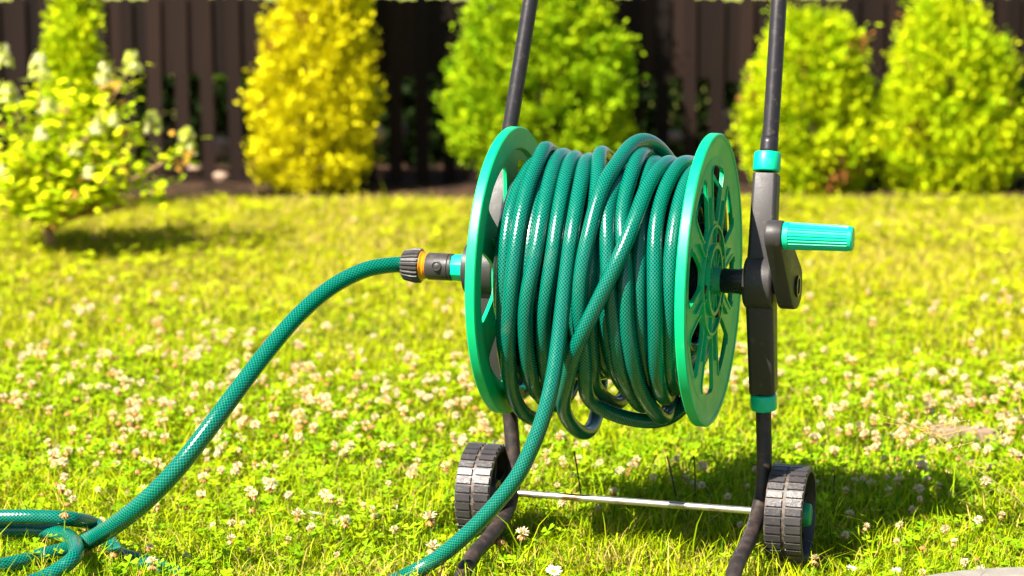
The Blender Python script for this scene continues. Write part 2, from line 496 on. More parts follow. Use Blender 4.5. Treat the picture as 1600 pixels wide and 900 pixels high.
def tube_mesh(name, pts, rad, ns=20, caps=True, circ=None):
    """swept tube with UVs: u round the tube, v along it in circumferences"""
    n = len(pts)
    R = [rad] * n if isinstance(rad, (int, float)) else rad
    P = np.array([tuple(p) for p in pts])
    T = np.gradient(P, axis=0); T /= np.linalg.norm(T, axis=1)[:, None] + 1e-12
    nrm = np.cross(T[0], [0.13, 0.31, 0.94]); nrm /= np.linalg.norm(nrm)
    V = np.zeros((n, ns, 3))
    ang = np.arange(ns) / ns * 2 * PI
    for i in range(n):
        nrm = nrm - T[i] * nrm.dot(T[i]); nrm /= np.linalg.norm(nrm) + 1e-12
        bn = np.cross(T[i], nrm)
        V[i] = P[i] + R[i] * (np.cos(ang)[:, None] * nrm + np.sin(ang)[:, None] * bn)
    L = np.concatenate([[0], np.cumsum(np.linalg.norm(np.diff(P, axis=0), axis=1))])
    L /= (circ or 2 * PI * (R[0] if not isinstance(rad, (int, float)) else rad))
    i, j = np.meshgrid(np.arange(n - 1), np.arange(ns), indexing='ij')
    i, j = i.ravel(), j.ravel(); j2 = (j + 1) % ns
    F = np.stack([i * ns + j, i * ns + j2, (i + 1) * ns + j2, (i + 1) * ns + j], 1)
    U = np.stack([np.stack([j / ns, L[i]], 1), np.stack([(j + 1) / ns, L[i]], 1),
                  np.stack([(j + 1) / ns, L[i + 1]], 1), np.stack([j / ns, L[i + 1]], 1)], 1).reshape(-1, 2)
    faces = [F]; 
    if caps:
        faces.append(np.arange(ns)[::-1][None, :]); faces.append((np.arange(ns) + (n - 1) * ns)[None, :])
        U = np.concatenate([U, np.zeros((2 * ns, 2))])
    me = np_mesh(name, V.reshape(-1, 3), faces)
    uv = me.uv_layers.new(name='UVMap'); uv.data.foreach_set('uv', U.astype(np.float32).ravel())
    sm = np.ones(len(me.polygons), dtype=bool)
    if caps: sm[-2:] = False
    me.polygons.foreach_set('use_smooth', sm)
    return me

def lathe_x(bm, prof, seg=48, cx=(0, 0, 0), a0=0.0):
    """prof: list of (x, r) revolved about the x axis through cx; closed at ends with r==0"""
    cx = Vector(cx); rings = []
    for x, r in prof:
        if r <= 1e-6: rings.append([bm.verts.new(cx + Vector((x, 0, 0)))])
        else: rings.append([bm.verts.new(cx + Vector((x, r * math.cos(2 * PI * k / seg + a0), r * math.sin(2 * PI * k / seg + a0)))) for k in range(seg)])
    for a, b in zip(rings[:-1], rings[1:]):
        for k in range(seg):
            k2 = (k + 1) % seg
            if len(a) == 1 and len(b) == 1: continue
            if len(a) == 1: bm.faces.new((a[0], b[k], b[k2]))
            elif len(b) == 1: bm.faces.new((a[k], b[0], a[k2]))
            else: bm.faces.new((a[k], b[k], b[k2], a[k2]))
    return rings

def box(bm, c, s, rot=None):
    r = bmesh.ops.create_cube(bm, size=1.0)
    mtx = Matrix.Translation(Vector(c)) @ (rot.to_4x4() if rot else Matrix.Identity(4)) @ Matrix.Diagonal((*s, 1))
    bmesh.ops.transform(bm, matrix=mtx, verts=r['verts'])
    return r['verts']

# ------------------------------------------------------------------ the hose reel cart
ROOT = Vector((0.099, 2.45, 0.0)); ROT = math.radians(-16)
MW = Matrix.Translation(ROOT) @ Matrix.Rotation(ROT, 4, 'Z'); MI = MW.inverted()
AX_Z = 0.2862                          # height of the drum axis
cart = empty('hose_reel_cart', ROOT, ROT)
tag(cart, 'green and black two-wheeled hose reel cart standing on the lawn', 'hose reel cart')

def solve_lx(px, ly, z):
    lo, hi = -0.6, 0.6
    for _ in range(50):
        m_ = (lo + hi) / 2
        if project(MW @ Vector((m_, ly, z)))[0] < px: lo = m_
        else: hi = m_
    return (lo + hi) / 2

def solve_z(py, lx, ly):
    lo, hi = -0.3, 1.2
    for _ in range(50):
        m_ = (lo + hi) / 2
        if project(MW @ Vector((lx, ly, m_)))[1] > py: lo = m_
        else: hi = m_
    return (lo + hi) / 2

FL_R = 0.1492
LX_L = solve_lx(799, 0, AX_Z); LX_R = solve_lx(1110, 0, AX_Z)

def flange(lx, out, nop, rot0, name='flange'):
    """out = +1: outer face towards +x. A dished wheel: wide rim, web with windows, ribbed hub."""
    nc = 24                              # columns in each sector
    rows = [0.050, 0.058, 0.0605, 0.064, 0.072, 0.084, 0.098, 0.110, 0.1145, 0.117, 0.1195, 0.1255]
    half = {2: 0.12, 3: 0.20, 4: 0.24, 5: 0.275, 6: 0.30, 7: 0.31, 8: 0.295, 9: 0.22}
    j0, j1 = 7, 17
    sec = 2 * PI / nop
    def col_frac(j, w):
        if j <= j0: return (0.5 - w) * j / j0
        if j >= j1: return 1 - (0.5 - w) * (nc - j) / (nc - j1)
        return 0.5 - w + 2 * w * (j - j0) / (j1 - j0)
    bm = bmesh.new()
    th = 0.0028
    tot = nc * nop
    grid = {}
    for side in (0, 1):
        for ri, r in enumerate(rows):
            w = half.get(ri, 0.14 if ri < 2 else 0.14)
            for q in range(tot):
                s_, j = divmod(q, nc)
                a = rot0 + (s_ + col_frac(j, w)) * sec
                x = lx + out * (-0.001 + (th if side else 0))
                grid[side, ri, q] = bm.verts.new((x, r * math.sin(a), AX_Z + r * math.cos(a)))
    def solid(ri, q):
        j = q % nc
        return not (2 <= ri <= 8 and j0 <= j < j1)
    nr = len(rows) - 1
    for ri in range(nr):
        for q in range(tot):
            q2 = (q + 1) % tot
            if solid(ri, q):
                for side in (0, 1):
                    bm.faces.new((grid[side, ri, q], grid[side, ri, q2], grid[side, ri + 1, q2], grid[side, ri + 1, q]))
                if not (ri > 0 and solid(ri - 1, q)) and ri > 0:
                    bm.faces.new((grid[0, ri, q], grid[0, ri, q2], grid[1, ri, q2], grid[1, ri, q]))
                if ri < nr - 1 and not solid(ri + 1, q):
                    bm.faces.new((grid[0, ri + 1, q], grid[0, ri + 1, q2], grid[1, ri + 1, q2], grid[1, ri + 1, q]))
                for qq, edge in ((q - 1, q), (q2, q2)):
                    if not solid(ri, qq % tot):
                        bm.faces.new((grid[0, ri, edge], grid[0, ri + 1, edge], grid[1, ri + 1, edge], grid[1, ri, edge]))
    # rim: a U-section ring
    d = 0.0052
    prof = [(lx - d * 0.15, 0.1255), (lx - d, 0.1275), (lx - d, FL_R - 0.0012), (lx - d + 0.0012, FL_R), (lx + d - 0.0012, FL_R),
            (lx + d, FL_R - 0.0012), (lx + d, FL_R - 0.005), (lx + d - 0.001, FL_R - 0.0058), (lx + d * 0.35, 0.1285), (lx + d * 0.3, 0.1255)]
    if out < 0: prof = [(2 * lx - x, r) for x, r in prof]
    lathe_x(bm, prof, 128, (0, 0, AX_Z))
    # raised lips round each window, radial ribs on the web
    for s_ in range(nop):
        for j, e in ((j0, -1), (j1, 1)):
            for ri in range(2, 9):
                ra, rb = rows[ri], rows[ri + 1]
                pa = []
                for r, rr in ((ra, ri), (rb, ri + 1)):
                    w = half.get(rr, 0.14)
                    a = rot0 + (s_ + col_frac(j, w)) * sec
                    pa.append((r, a))
                vs = []
                for (r, a) in pa:
                    for da in (0.0006, 0.0030):
                        aa = a + e * da / r
                        for x in (lx + out * 0.0015, lx + out * 0.0030):
                            vs.append(bm.verts.new((x, r * math.sin(aa), AX_Z + r * math.cos(aa))))
                for f in ((0, 1, 3, 2), (4, 5, 7, 6), (0, 1, 5, 4), (2, 3, 7, 6), (1, 3, 7, 5)):
                    bm.faces.new([vs[k] for k in f])
        a = rot0 + s_ * sec
        m3 = Matrix.Rotation(-a, 3, 'X')
        cpos = Vector((lx + out * 0.0004, 0.074 * math.sin(a), AX_Z + 0.074 * math.cos(a)))
        box(bm, cpos, (0.0085, 0.0014, 0.030), m3)
    # hub rings, recessed centre with spokes
    def ring(r0, r1, h, x0=0.0012):
        p = [(lx + out * x0, r0), (lx + out * h, r0 + 0.0004), (lx + out * h, r1 - 0.0004), (lx + out * x0, r1)]
        lathe_x(bm, p, 96, (0, 0, AX_Z))
    ring(0.0535, 0.0570, 0.0048)
    ring(0.0320, 0.0370, 0.0060)
    lathe_x(bm, [(lx + out * 0.0015, 0.050), (lx + out * 0.0015, 0.0375), (lx + out * 0.003, 0.032), (lx + out * 0.003, 0.012)], 96, (0, 0, AX_Z))
    for k in range(12):
        a = k * PI / 6 + 0.2
        m3 = Matrix.Rotation(-a, 3, 'X')
        box(bm, (lx + out * 0.0035, 0.0225 * math.sin(a), AX_Z + 0.0225 * math.cos(a)), (0.003, 0.0014, 0.0205), m3)
        if k % 2 == 0:
            box(bm, (lx + out * 0.0028, 0.0455 * math.sin(a), AX_Z + 0.0455 * math.cos(a)), (0.003, 0.0016, 0.0155), m3)
    bmesh.ops.remove_doubles(bm, verts=bm.verts, dist=1e-6)
    o = from_bm(name, bm, M['green'], cart, autosmooth=True)
    for k in range(3):
        a = rot0 + 0.35 + k * 2 * PI / 3 + PI / 9
        b2 = bmesh.new()
        lathe_x(b2, [(0, 0), (0, 0.0048), (out * 0.0026, 0.0046), (out * 0.0032, 0.0036), (out * 0.0032, 0)], 16,
                (lx + out * 0.0018, 0.0455 * math.sin(a), AX_Z + 0.0455 * math.cos(a)))
        from_bm('bolt', b2, M['bolt'], o, autosmooth=True)
    return o

flange(LX_L, -1, 6, 0.0)
# the inner face of the left flange also carries raised window lips
flange(LX_R, 1, 8, math.radians(-12))

# drum core
bm = bmesh.new()
lathe_x(bm, [(LX_L + 0.002, 0.030), (LX_L + 0.002, 0.060), (LX_L + 0.012, 0.058), (LX_R - 0.012, 0.058), (LX_R - 0.0025, 0.060), (LX_R - 0.0025, 0.030)], 64, (0, 0, AX_Z))
from_bm('drum_core', bm, M['sleeve'], cart, autosmooth=True)

# axle stubs
x_green1 = solve_lx(1128, 0, AX_Z); x_boss0 = solve_lx(1163, 0, AX_Z); x_boss1 = solve_lx(1212, 0, AX_Z)
bm = bmesh.new()
lathe_x(bm, [(LX_R + 0.002, 0.0165), (LX_R + 0.006, 0.0138), (x_green1, 0.0130), (x_green1, 0.0)], 40, (0, 0, AX_Z))
from_bm('hub_stub', bm, M['green_hub'], cart, autosmooth=True)
bm = bmesh.new()
lathe_x(bm, [(x_green1 + 0.0003, 0.0), (x_green1 + 0.0003, 0.0118), (x_green1 + 0.0015, 0.0126), (x_boss0 - 0.004, 0.0126), (x_boss0 - 0.004, 0.0134), (x_boss0 + 0.003, 0.0134), (x_boss0 + 0.003, 0)], 40, (0, 0, AX_Z))
from_bm('axle_sleeve', bm, M['sleeve'], cart, autosmooth=True)

# side housings: tapered box above and below a round boss, green collars, tubes
def side_housing(xc_mid, top, bot, half_w, boss_w, outsign):
    """top/bot: (lx, ly, z) centre of the ends"""
    mid = Vector((xc_mid, 0, AX_Z)); root_part = None
    def prism(p, q, wp, dp, wq, dq, name):
        bm = bmesh.new(); vs = []
        ax = (q - p).normalized(); X = Vector((1, 0, 0)); X = (X - ax * X.dot(ax)).normalized(); Y = ax.cross(X)
        c = 0.22
        for cen, w, d in ((p, wp, dp), (q, wq, dq)):
            ring = []
            for sx, sy in ((-1, -1 + c), (-1 + c, -1), (1 - c, -1), (1, -1 + c), (1, 1 - c), (1 - c, 1), (-1 + c, 1), (-1, 1 - c)):
                ring.append(bm.verts.new(cen + X * sx * w + Y * sy * d))
            vs.append(ring)
        for k in range(8):
            bm.faces.new((vs[0][k], vs[0][(k + 1) % 8], vs[1][(k + 1) % 8], vs[1][k]))
        bm.faces.new(vs[0]); bm.faces.new(vs[1])
        return bm
    bm = prism(mid, Vector(top), half_w * 1.02, 0.0155, half_w * 0.93, 0.0125, 'housing')
    b2 = prism(mid, Vector(bot), half_w * 1.05, 0.0165, half_w * 0.98, 0.0120, 'housing')
    me = bpy.data.meshes.new('tmp'); b2.to_mesh(me); b2.free(); bm.from_mesh(me); bpy.data.meshes.remove(me)
    w = boss_w
    lathe_x(bm, [(xc_mid - w, 0), (xc_mid - w, 0.0245), (xc_mid - w + 0.003, 0.0275), (xc_mid + w - 0.003, 0.0275), (xc_mid + w, 0.0245), (xc_mid + w, 0)], 48, (0, 0, AX_Z))
    o = from_bm('housing', bm, M['black'], cart, bevel=0.0012, autosmooth=True)
    def collar(p, d, r0, h):
        p = Vector(p); ax = Vector(d).normalized(); bm = bmesh.new()
        lathe_x(bm, [(-h / 2, 0.0085), (-h / 2, r0 - 0.0012), (-h / 2 + 0.0012, r0), (h / 2 - 0.0012, r0 * 0.97), (h / 2, r0 * 0.92), (h / 2, 0.0085)], 12, (0, 0, 0), 0.26)
        q = Vector((1, 0, 0)).rotation_difference(ax)
        bmesh.ops.transform(bm, matrix=Matrix.Translation(p) @ q.to_matrix().to_4x4(), verts=bm.verts)
        from_bm('collar', bm, M['teal'], o, bevel=0.001, autosmooth=True)
    return o, collar

# right side
def P_(px, py, ly, lx0=0.16):
    lx = lx0
    for _ in range(6):
        z = solve_z(py, lx, ly); lx = solve_lx(px, ly, z)
    return Vector((lx, ly, z))
rt_top = P_(1198, 272, 0.030); rt_bot = P_(1193, 612, 0.014)
XR = solve_lx(1189, 0, AX_Z)
hr, collar_r = side_housing(XR, rt_top, rt_bot, 0.0135, 0.0155, 1)
c_top = P_(1198.5, 253, 0.031); c_bot = P_(1193, 627, 0.014)
collar_r(c_top, rt_top - Vector((XR, 0, AX_Z)), 0.0142, 0.020)
collar_r(c_bot, Vector((XR, 0, AX_Z)) - rt_bot, 0.0138, 0.017)
# left side
LXX = 0
XL = solve_lx(760, 0, AX_Z)
lt_top = P_(793, 225, 0.052, -0.13); lt_bot = P_(786, 600, 0.012, -0.13)
hl, collar_l = side_housing(XL, lt_top, lt_bot, 0.0130, 0.0150, -1)

# tubes
def tube_part(name, pts, r, mat, per=10, ns=20, parent=cart):
    return link(name, tube_mesh(name, catmull(pts, per), r, ns), mat, parent)
hR = [P_(1201, 245, 0.033), P_(1206, 180, 0.045), P_(1217, 0, 0.078), P_(1225, -130, 0.105)]
hL = [P_(791, 235, 0.050, -0.13), P_(800, 180, 0.058, -0.13), P_(829, 0, 0.092, -0.12), P_(850, -130, 0.118, -0.12)]
bar_z = hR[-1].z + 0.22
rise = (hR[-1] - hR[-2]).normalized(); riseL = (hL[-1] - hL[-2]).normalized()
tR = hR[-1] + rise * 0.20; tL = hL[-1] + riseL * 0.20
pts = hL + [tL, tL * 0.85 + tR * 0.15 + Vector((0, 0.008, 0.022)), (tL + tR) / 2 + Vector((0, 0.010, 0.028)), tL * 0.15 + tR * 0.85 + Vector((0, 0.008, 0.022)), tR] + hR[::-1]
tube_part('handle_tube', pts, 0.0082, M['tube'], 8)
# a slightly wider step where the handle tube enters the collar
st = [P_(1200.5, 243, 0.033), P_(1203, 215, 0.039)]
tube_part('tube_ferrule', st, 0.0090, M['tube'], 3)

def leg_pts(px_list, lx0):
    return [P_(px, py, ly, lx0) for px, py, ly in px_list]
legR = leg_pts([(1193, 600, 0.013), (1193, 650, 0.010), (1194, 720, 0.003), (1191, 770, -0.006), (1182, 810, -0.030), (1167, 850, -0.085), (1150, 885, -0.145)], 0.16)
legL = leg_pts([(789, 590, 0.012), (797, 650, 0.010), (801, 700, 0.004), (803, 745, -0.003), (795, 790, -0.020), (768, 835, -0.085), (735, 875, -0.150)], -0.12)
for L in (legR, legL):
    for v in L: v.z = max(v.z, 0.0)
fR = legR[-1] + Vector((-0.004, -0.055, -0.004)); fL = legL[-1] + Vector((0.004, -0.050, -0.004))
fR.z = fL.z = 0.001
foot = legR + [fR, fR + Vector((-0.03, -0.022, 0)), (fR + fL) / 2 + Vector((0, -0.026, 0)), fL + Vector((0.03, -0.022, 0)), fL] + legL[::-1]
tube_part('leg_frame', foot, 0.0080, M['tube_dirty'], 9)
collar_l(legL[0] + (legL[1] - legL[0]) * 0.2 + Vector((0, 0, 0.02)), legL[0] - legL[1], 0.0135, 0.017)

# axle rod and wheels
rodA = P_(806, 771.5, -0.006, -0.10); rodB = P_(1188, 799, -0.006, 0.16)
AXW_Z = 0.0500
rodA.z = rodB.z = AXW_Z
WY = -0.010
def wheel(x0, x1, outsign, lab=None):
    R = 0.0500; nb = 34
    t = empty('wheel', (0, 0, 0)); t.parent = cart
    mid = (x0 + x1) / 2
    bm = bmesh.new()
    cl = bm.verts.layers.float_color.new('Col')
    # carcass: outer shell with a dished inside
    w = x1 - x0
    prof = [(x0, R - 0.006), (x0, R - 0.0022), (x0 + 0.0008, R - 0.0016), (x1 - 0.0008, R - 0.0016), (x1, R - 0.0022), (x1, R - 0.006)]
    prof += [(x1 - 0.002, R - 0.0066), (mid + 0.003, R - 0.0075), (mid + 0.002, 0.016), (x1 - 0.004, 0.0125), (x1 - 0.004, 0.006)]
    prof2 = [(x0, R - 0.006), (x0 + 0.002, R - 0.0066), (mid - 0.003, R - 0.0075), (mid - 0.002, 0.016), (x0 + 0.004, 0.0125), (x0 + 0.004, 0.006)]
    lathe_x(bm, prof, 90, (0, WY, AXW_Z)); lathe_x(bm, prof2, 90, (0, WY, AXW_Z))
    for v in bm.verts: v[cl] = (0.9, 0.9, 0.9, 1)
    r_in = [v for v in bm.verts if (Vector((0, v.co.y - WY, v.co.z - AXW_Z)).length < R - 0.004)]
    for v in r_in: v[cl] = (0.15, 0.15, 0.15, 1)
    # lugs: two rows of blocks with a groove between them
    for k in range(nb):
        for sx in (-1, 1):
            a = 2 * PI * (k + (0.0 if sx < 0 else 0.12)) / nb
            da = 2 * PI / nb * 0.41
            xa = mid + sx * w * 0.04; xb = mid + sx * w * 0.485
            lo, hi = [], []
            for x, inset in ((xa, 1), (xb, -1)):
                for s in (-1, 1):
                    for rr, L, sh in ((R - 0.0022, lo, 1.0), (R + 0.0003, hi, 0.84)):
                        aa = a + s * da * sh
                        xx = x + (sx * 0.0006 * inset if L is hi else 0)
                        vv = bm.verts.new((xx, WY + rr * math.sin(aa), AXW_Z + rr * math.cos(aa)))
                        vv[cl] = (0.75, 0.75, 0.75, 1) if L is lo else (0.30, 0.30, 0.30, 1)
                        L.append(vv)
            bm.faces.new((hi[0], hi[1], hi[3], hi[2]))
            for p, q in ((0, 1), (1, 3), (3, 2), (2, 0)):
                bm.faces.new((lo[p], lo[q], hi[q], hi[p]))
    from_bm('tyre', bm, M['tyre'], t, autosmooth=True)
    # spokes on both faces
    bm = bmesh.new()
    for k in range(6):
        a = k * PI / 3 + 0.3
        m3 = Matrix.Rotation(-a, 3, 'X')
        box(bm, (mid, WY + 0.028 * math.sin(a), AXW_Z + 0.028 * math.cos(a)), (w * 0.55, 0.0022, 0.031), m3)
    from_bm('spokes', bm, M['black'], t)
    bm = bmesh.new()
    xo = x1 if outsign > 0 else x0
    lathe_x(bm, [(xo - outsign * 0.012, 0.0), (xo - outsign * 0.012, 0.0128), (xo + outsign * 0.0, 0.0124), (xo + outsign * 0.0022, 0.0108), (xo + outsign * 0.0026, 0)], 8, (0, WY, AXW_Z), 0.2)
    from_bm('hub_cap', bm, M['green_hub'], t, bevel=0.001, autosmooth=True)
    return t
wr0 = solve_lx(1206, WY, AXW_Z); wr1 = solve_lx(1264, WY, AXW_Z)
wl1 = solve_lx(784, WY, AXW_Z); wl0 = solve_lx(731, WY, AXW_Z)
wheel(wr0, wr1, 1); wheel(wl0, wl1, -1)
me = tube_mesh('axle_rod', [Vector((wl0 + 0.012, WY, AXW_Z)), Vector((wl1, WY, AXW_Z)), Vector((rodA.x, WY, AXW_Z)), Vector((0.03, WY, AXW_Z)), Vector((rodB.x, WY, AXW_Z)), Vector((wr1 - 0.012, WY, AXW_Z))], 0.0036, 16)
link('axle_rod', me, M['rod'], cart)

# crank: arm in the plane across the axle, ribbed grip on its end
def crank():
    hub = Vector((0, 0, AX_Z)); xa0 = x_boss1 + 0.004; xa1 = xa0 + 0.0165
    ly = -0.058
    # grip centre at px y = 370
    gz = solve_z(370, xa1 + 0.02, ly)
    def stadium(x, c1, r1, c2, r2, n=16):
        d = Vector((c2[0] - c1[0], c2[1] - c1[1])); L = d.length; d.normalize()
        a0 = math.atan2(d.y, d.x); be = math.acos(max(-1, min(1, (r1 - r2) / L)))
        pts = []
        for k in range(n + 1):
            a = a0 + be + (2 * PI - 2 * be) * k / n; pts.append((c1[0] + r1 * math.cos(a), c1[1] + r1 * math.sin(a)))
        for k in range(n + 1):
            a = a0 - be + (2 * be) * k / n; pts.append((c2[0] + r2 * math.cos(a), c2[1] + r2 * math.sin(a)))
        return pts
    pts = stadium(0, (0, AX_Z - 0.002), 0.0235, (ly, gz), 0.0150)
    bm = bmesh.new()
    off = -0.006                                           # the arm slants outwards from the grip to the hub
    def X(x, p): 
        t = (p[0] - ly) / (0 - ly); return x + (-0.004 + 0.006 * max(0, min(1.2, t)))
    A = [bm.verts.new((X(xa0, p), p[0], p[1])) for p in pts]; B = [bm.verts.new((X(xa1, p), p[0], p[1])) for p in pts]
    bm.faces.new(A); bm.faces.new(B[::-1])
    for k in range(len(A)):
        k2 = (k + 1) % len(A); bm.faces.new((A[k], A[k2], B[k2], B[k]))
    arm = from_bm('crank_arm', bm, M['black'], cart, bevel=0.0022, autosmooth=True)
    bm = bmesh.new()
    lathe_x(bm, [(x_boss1 - 0.004, 0), (x_boss1 - 0.004, 0.011), (xa0 + 0.012, 0.011), (xa0 + 0.012, 0)], 32, (0, 0, AX_Z))
    from_bm('crank_axle', bm, M['sleeve'], cart, autosmooth=True)
    bm = bmesh.new()
    xh = X(xa1, (0, 0))
    lathe_x(bm, [(xh - 0.0005, 0.011), (xh + 0.0012, 0.011), (xh + 0.0012, 0.0082), (xh - 0.0004, 0.0080), (xh - 0.0004, 0.0)], 40, (0, 0, AX_Z - 0.002))
    from_bm('screw_recess', bm, M['sleeve'], arm, autosmooth=True)
    # grip
    gx0 = X(xa1, (ly, 0)) + 0.0004
    lo, hi = 0.0, 0.2
    for _ in range(40):
        m_ = (lo + hi) / 2
        if project(MW @ Vector((gx0 + m_, ly, gz)))[0] < 1333: lo = m_
        else: hi = m_
    gl = (lo + hi) / 2
    bm = bmesh.new(); n = 26; rings = []
    prof = [(0, 0.0128, 0), (0.0008, 0.0136, 0), (0.0055, 0.0136, 0), (0.0060, 0.0128, 1), (gl - 0.005, 0.0118, 1), (gl - 0.0045, 0.0121, 0), (gl - 0.0012, 0.0119, 0), (gl, 0.0108, 0)]
    for x, r, rib in prof:
        ring = []
        for k in range(n * 4):
            rr = r + ((0.0007 if k % 4 in (0, 1) else -0.0004) if rib else 0)
            a = 2 * PI * k / (n * 4)
            ring.append(bm.verts.new((gx0 + x, ly + rr * math.cos(a), gz + rr * math.sin(a))))
        rings.append(ring)
    for a, b in zip(rings[:-1], rings[1:]):
        for k in range(n * 4):
            k2 = (k + 1) % (n * 4); bm.faces.new((a[k], a[k2], b[k2], b[k]))
    bm.faces.new(rings[-1]); bm.faces.new(rings[0])
    from_bm('grip', bm, M['teal'], arm, autosmooth=True)
crank()

# inlet on the left: dark cover behind the flange, hexagonal green stub
xs0 = solve_lx(708, 0, AX_Z); xs1 = solve_lx(727, 0, AX_Z)
bm = bmesh.new()
lathe_x(bm, [(xs0, 0), (xs0, 0.0140), (xs1, 0.0150), (xs1 + 0.004, 0.0150), (xs1 + 0.004, 0)], 8, (0, 0, AX_Z), 0.39)
from_bm('inlet_stub', bm, M['teal'], cart, bevel=0.001, autosmooth=True)
bm = bmesh.new()
xc0 = solve_lx(727, 0, AX_Z)
lathe_x(bm, [(xc0, 0), (xc0, 0.019), (xc0 + 0.003, 0.0265), (xc0 + 0.012, 0.0275), (xc0 + 0.014, 0)], 48, (0, 0, AX_Z))
from_bm('inlet_cover', bm, M['black'], cart, autosmooth=True)

# ------------------------------------------------------------------ hose A: from the coupling down to the loops on the lawn
RH = 0.0084
RHB = 0.0078
x_n0 = solve_lx(631, 0, AX_Z)
pA = MW @ Vector((x_n0 + 0.004, 0, AX_Z)); pA2 = MW @ Vector((x_n0 - 0.004, 0, AX_Z))
main = [pA, pA2]
for px, py, Y in ((600, 415.5, 2.505), (570, 422, 2.495), (522, 446, 2.475), (470, 489, 2.44), (420, 546, 2.40), (370, 611, 2.36), (320, 678, 2.33), (272, 738, 2.32), (225, 785, 2.33), (180, 820, 2.36), (146, 841, 2.39)):
    main.append(at(px, py, Y))
for px, py, z in ((112, 857, 0.010), (60, 871, 0.008), (0, 885, 0.008), (-60, 889, 0.008), (-130, 872, 0.010), (-140, 842, 0.012), (-70, 829, 0.012), (0, 828, 0.012), (60, 829, 0.013), (98, 835, 0.016),
                  (118, 852, 0.026), (114, 873, 0.026), (92, 890, 0.018), (55, 908, 0.010), (-40, 930, 0.010), (-170, 905, 0.010), (-215, 860, 0.012), (-160, 822, 0.020), (-70, 811, 0.026), (0, 808, 0.030), (60, 808, 0.031), (110, 811, 0.028), (148, 820, 0.012),
                  (170, 845, 0.004), (190, 866, 0.000), (222, 876, 0.003), (255, 888, 0.001), (290, 903, -0.002)):
    main.append(on_z(px, py, z))
cp = catmull(main, 14)
rad = []
for i, p in enumerate(cp):
    t = i / 14.0
    r = RH + 0.0013 * max(0, 1 - abs(t - 10.5) / 5.5) if t < 14 else RH * 0.93
    if 14 <= t < 18: r = RH - (RH * 0.07) * (t - 14) / 4
    rad.append(r)
hoseA = link('garden_hose', tube_mesh('garden_hose', cp, rad, 24, circ=2 * PI * RH), M['hose'])
tag(hoseA, 'green braided garden hose sweeping from the reel inlet down to loops on the grass', 'garden hose')

def coupling(xs, parent):
    obs = []
    # ribbed nut
    n0 = solve_lx(631, 0, AX_Z); n1 = solve_lx(659, 0, AX_Z); o1 = solve_lx(668, 0, AX_Z); b1 = solve_lx(708.5, 0, AX_Z)
    bm = bmesh.new(); n = 24; rings = []
    L = n1 - n0
    for x, r, rib in ((0, 0.0095, 0), (0, 0.0142, 0), (0.0012, 0.0152, 1), (L * 0.62, 0.0176, 1), (L - 0.001, 0.0176, 1), (L, 0.0166, 0), (L, 0.009, 0)):
        ring = []
        for k in range(n * 4):
            rr = r + ((0.0007 if k % 4 in (0, 1) else -0.0010) if rib else 0)
            a = 2 * PI * k / (n * 4); ring.append(bm.verts.new((n0 + x, rr * math.cos(a), AX_Z + rr * math.sin(a))))
        rings.append(ring)
    for a, b in zip(rings[:-1], rings[1:]):
        for k in range(n * 4):
            k2 = (k + 1) % (n * 4); bm.faces.new((a[k], a[k2], b[k2], b[k]))
    bm.faces.new(rings[0]); bm.faces.new(rings[-1])
    obs.append(('coupling_nut', bm, M['black']))
    bm = bmesh.new()
    lathe_x(bm, [(n1 - 0.001, 0), (n1 - 0.001, 0.0155), (n1 + 0.001, 0.0158), (n1 + 0.0022, 0.0138), (n1 + 0.0034, 0.0132), (n1 + 0.0042, 0.0140), (o1 - 0.0012, 0.0132), (o1 + 0.0006, 0.0125), (o1 + 0.0006, 0)], 48, (0, 0, AX_Z))
    obs.append(('coupling_ring', bm, M['orange']))
    bm = bmesh.new(); n = 64; rings = []
    L = b1 - o1 
    for x, r in ((0, 0), (0, 0.0128), (0.002, 0.0143), (L * 0.25, 0.0143), (L * 0.42, 0.0143), (L * 0.5, 0.0143), (L * 0.58, 0.0143), (L * 0.8, 0.0143), (L - 0.002, 0.0143), (L - 0.0006, 0.0138), (L - 0.0006, 0.011), (L, 0)):
        pass
    lathe_x(bm, [(o1, 0), (o1, 0.0128), (o1 + 0.002, 0.0142), (b1 - 0.0045, 0.0142), (b1 - 0.0040, 0.0134), (b1 - 0.0034, 0.0142), (b1 - 0.0006, 0.0142), (b1, 0.0130), (b1, 0.0)], 64, (0, 0, AX_Z))
    obs.append(('coupling_body', bm, M['black']))
    made = []
    for nm, bm, mt in obs:
        bmesh.ops.transform(bm, matrix=MW, verts=bm.verts)
        made.append(from_bm(nm, bm, mt, parent, autosmooth=True))
    # round button on the body facing the viewer side
    bm = bmesh.new()
    a = math.radians(12)
    for q in (0,):
        lathe_x(bm, [(0.0, 0.0054), (0.0016, 0.0052), (0.0018, 0.0044), (0.0006, 0.0036), (0.0010, 0.0018), (0.0016, 0)], 24)
    rotm = Matrix.Rotation(-PI / 2, 4, 'Z')
    mt = MW @ Matrix.Translation((o1 + L * 0.5, -0.0138 * math.cos(a), AX_Z + 0.0138 * math.sin(a))) @ Matrix.Rotation(-a, 4, 'X') @ rotm
    bmesh.ops.transform(bm, matrix=mt, verts=bm.verts)
    from_bm('lock_button', bm, M['black'], made[-1], autosmooth=True)
coupling(None, hoseA)

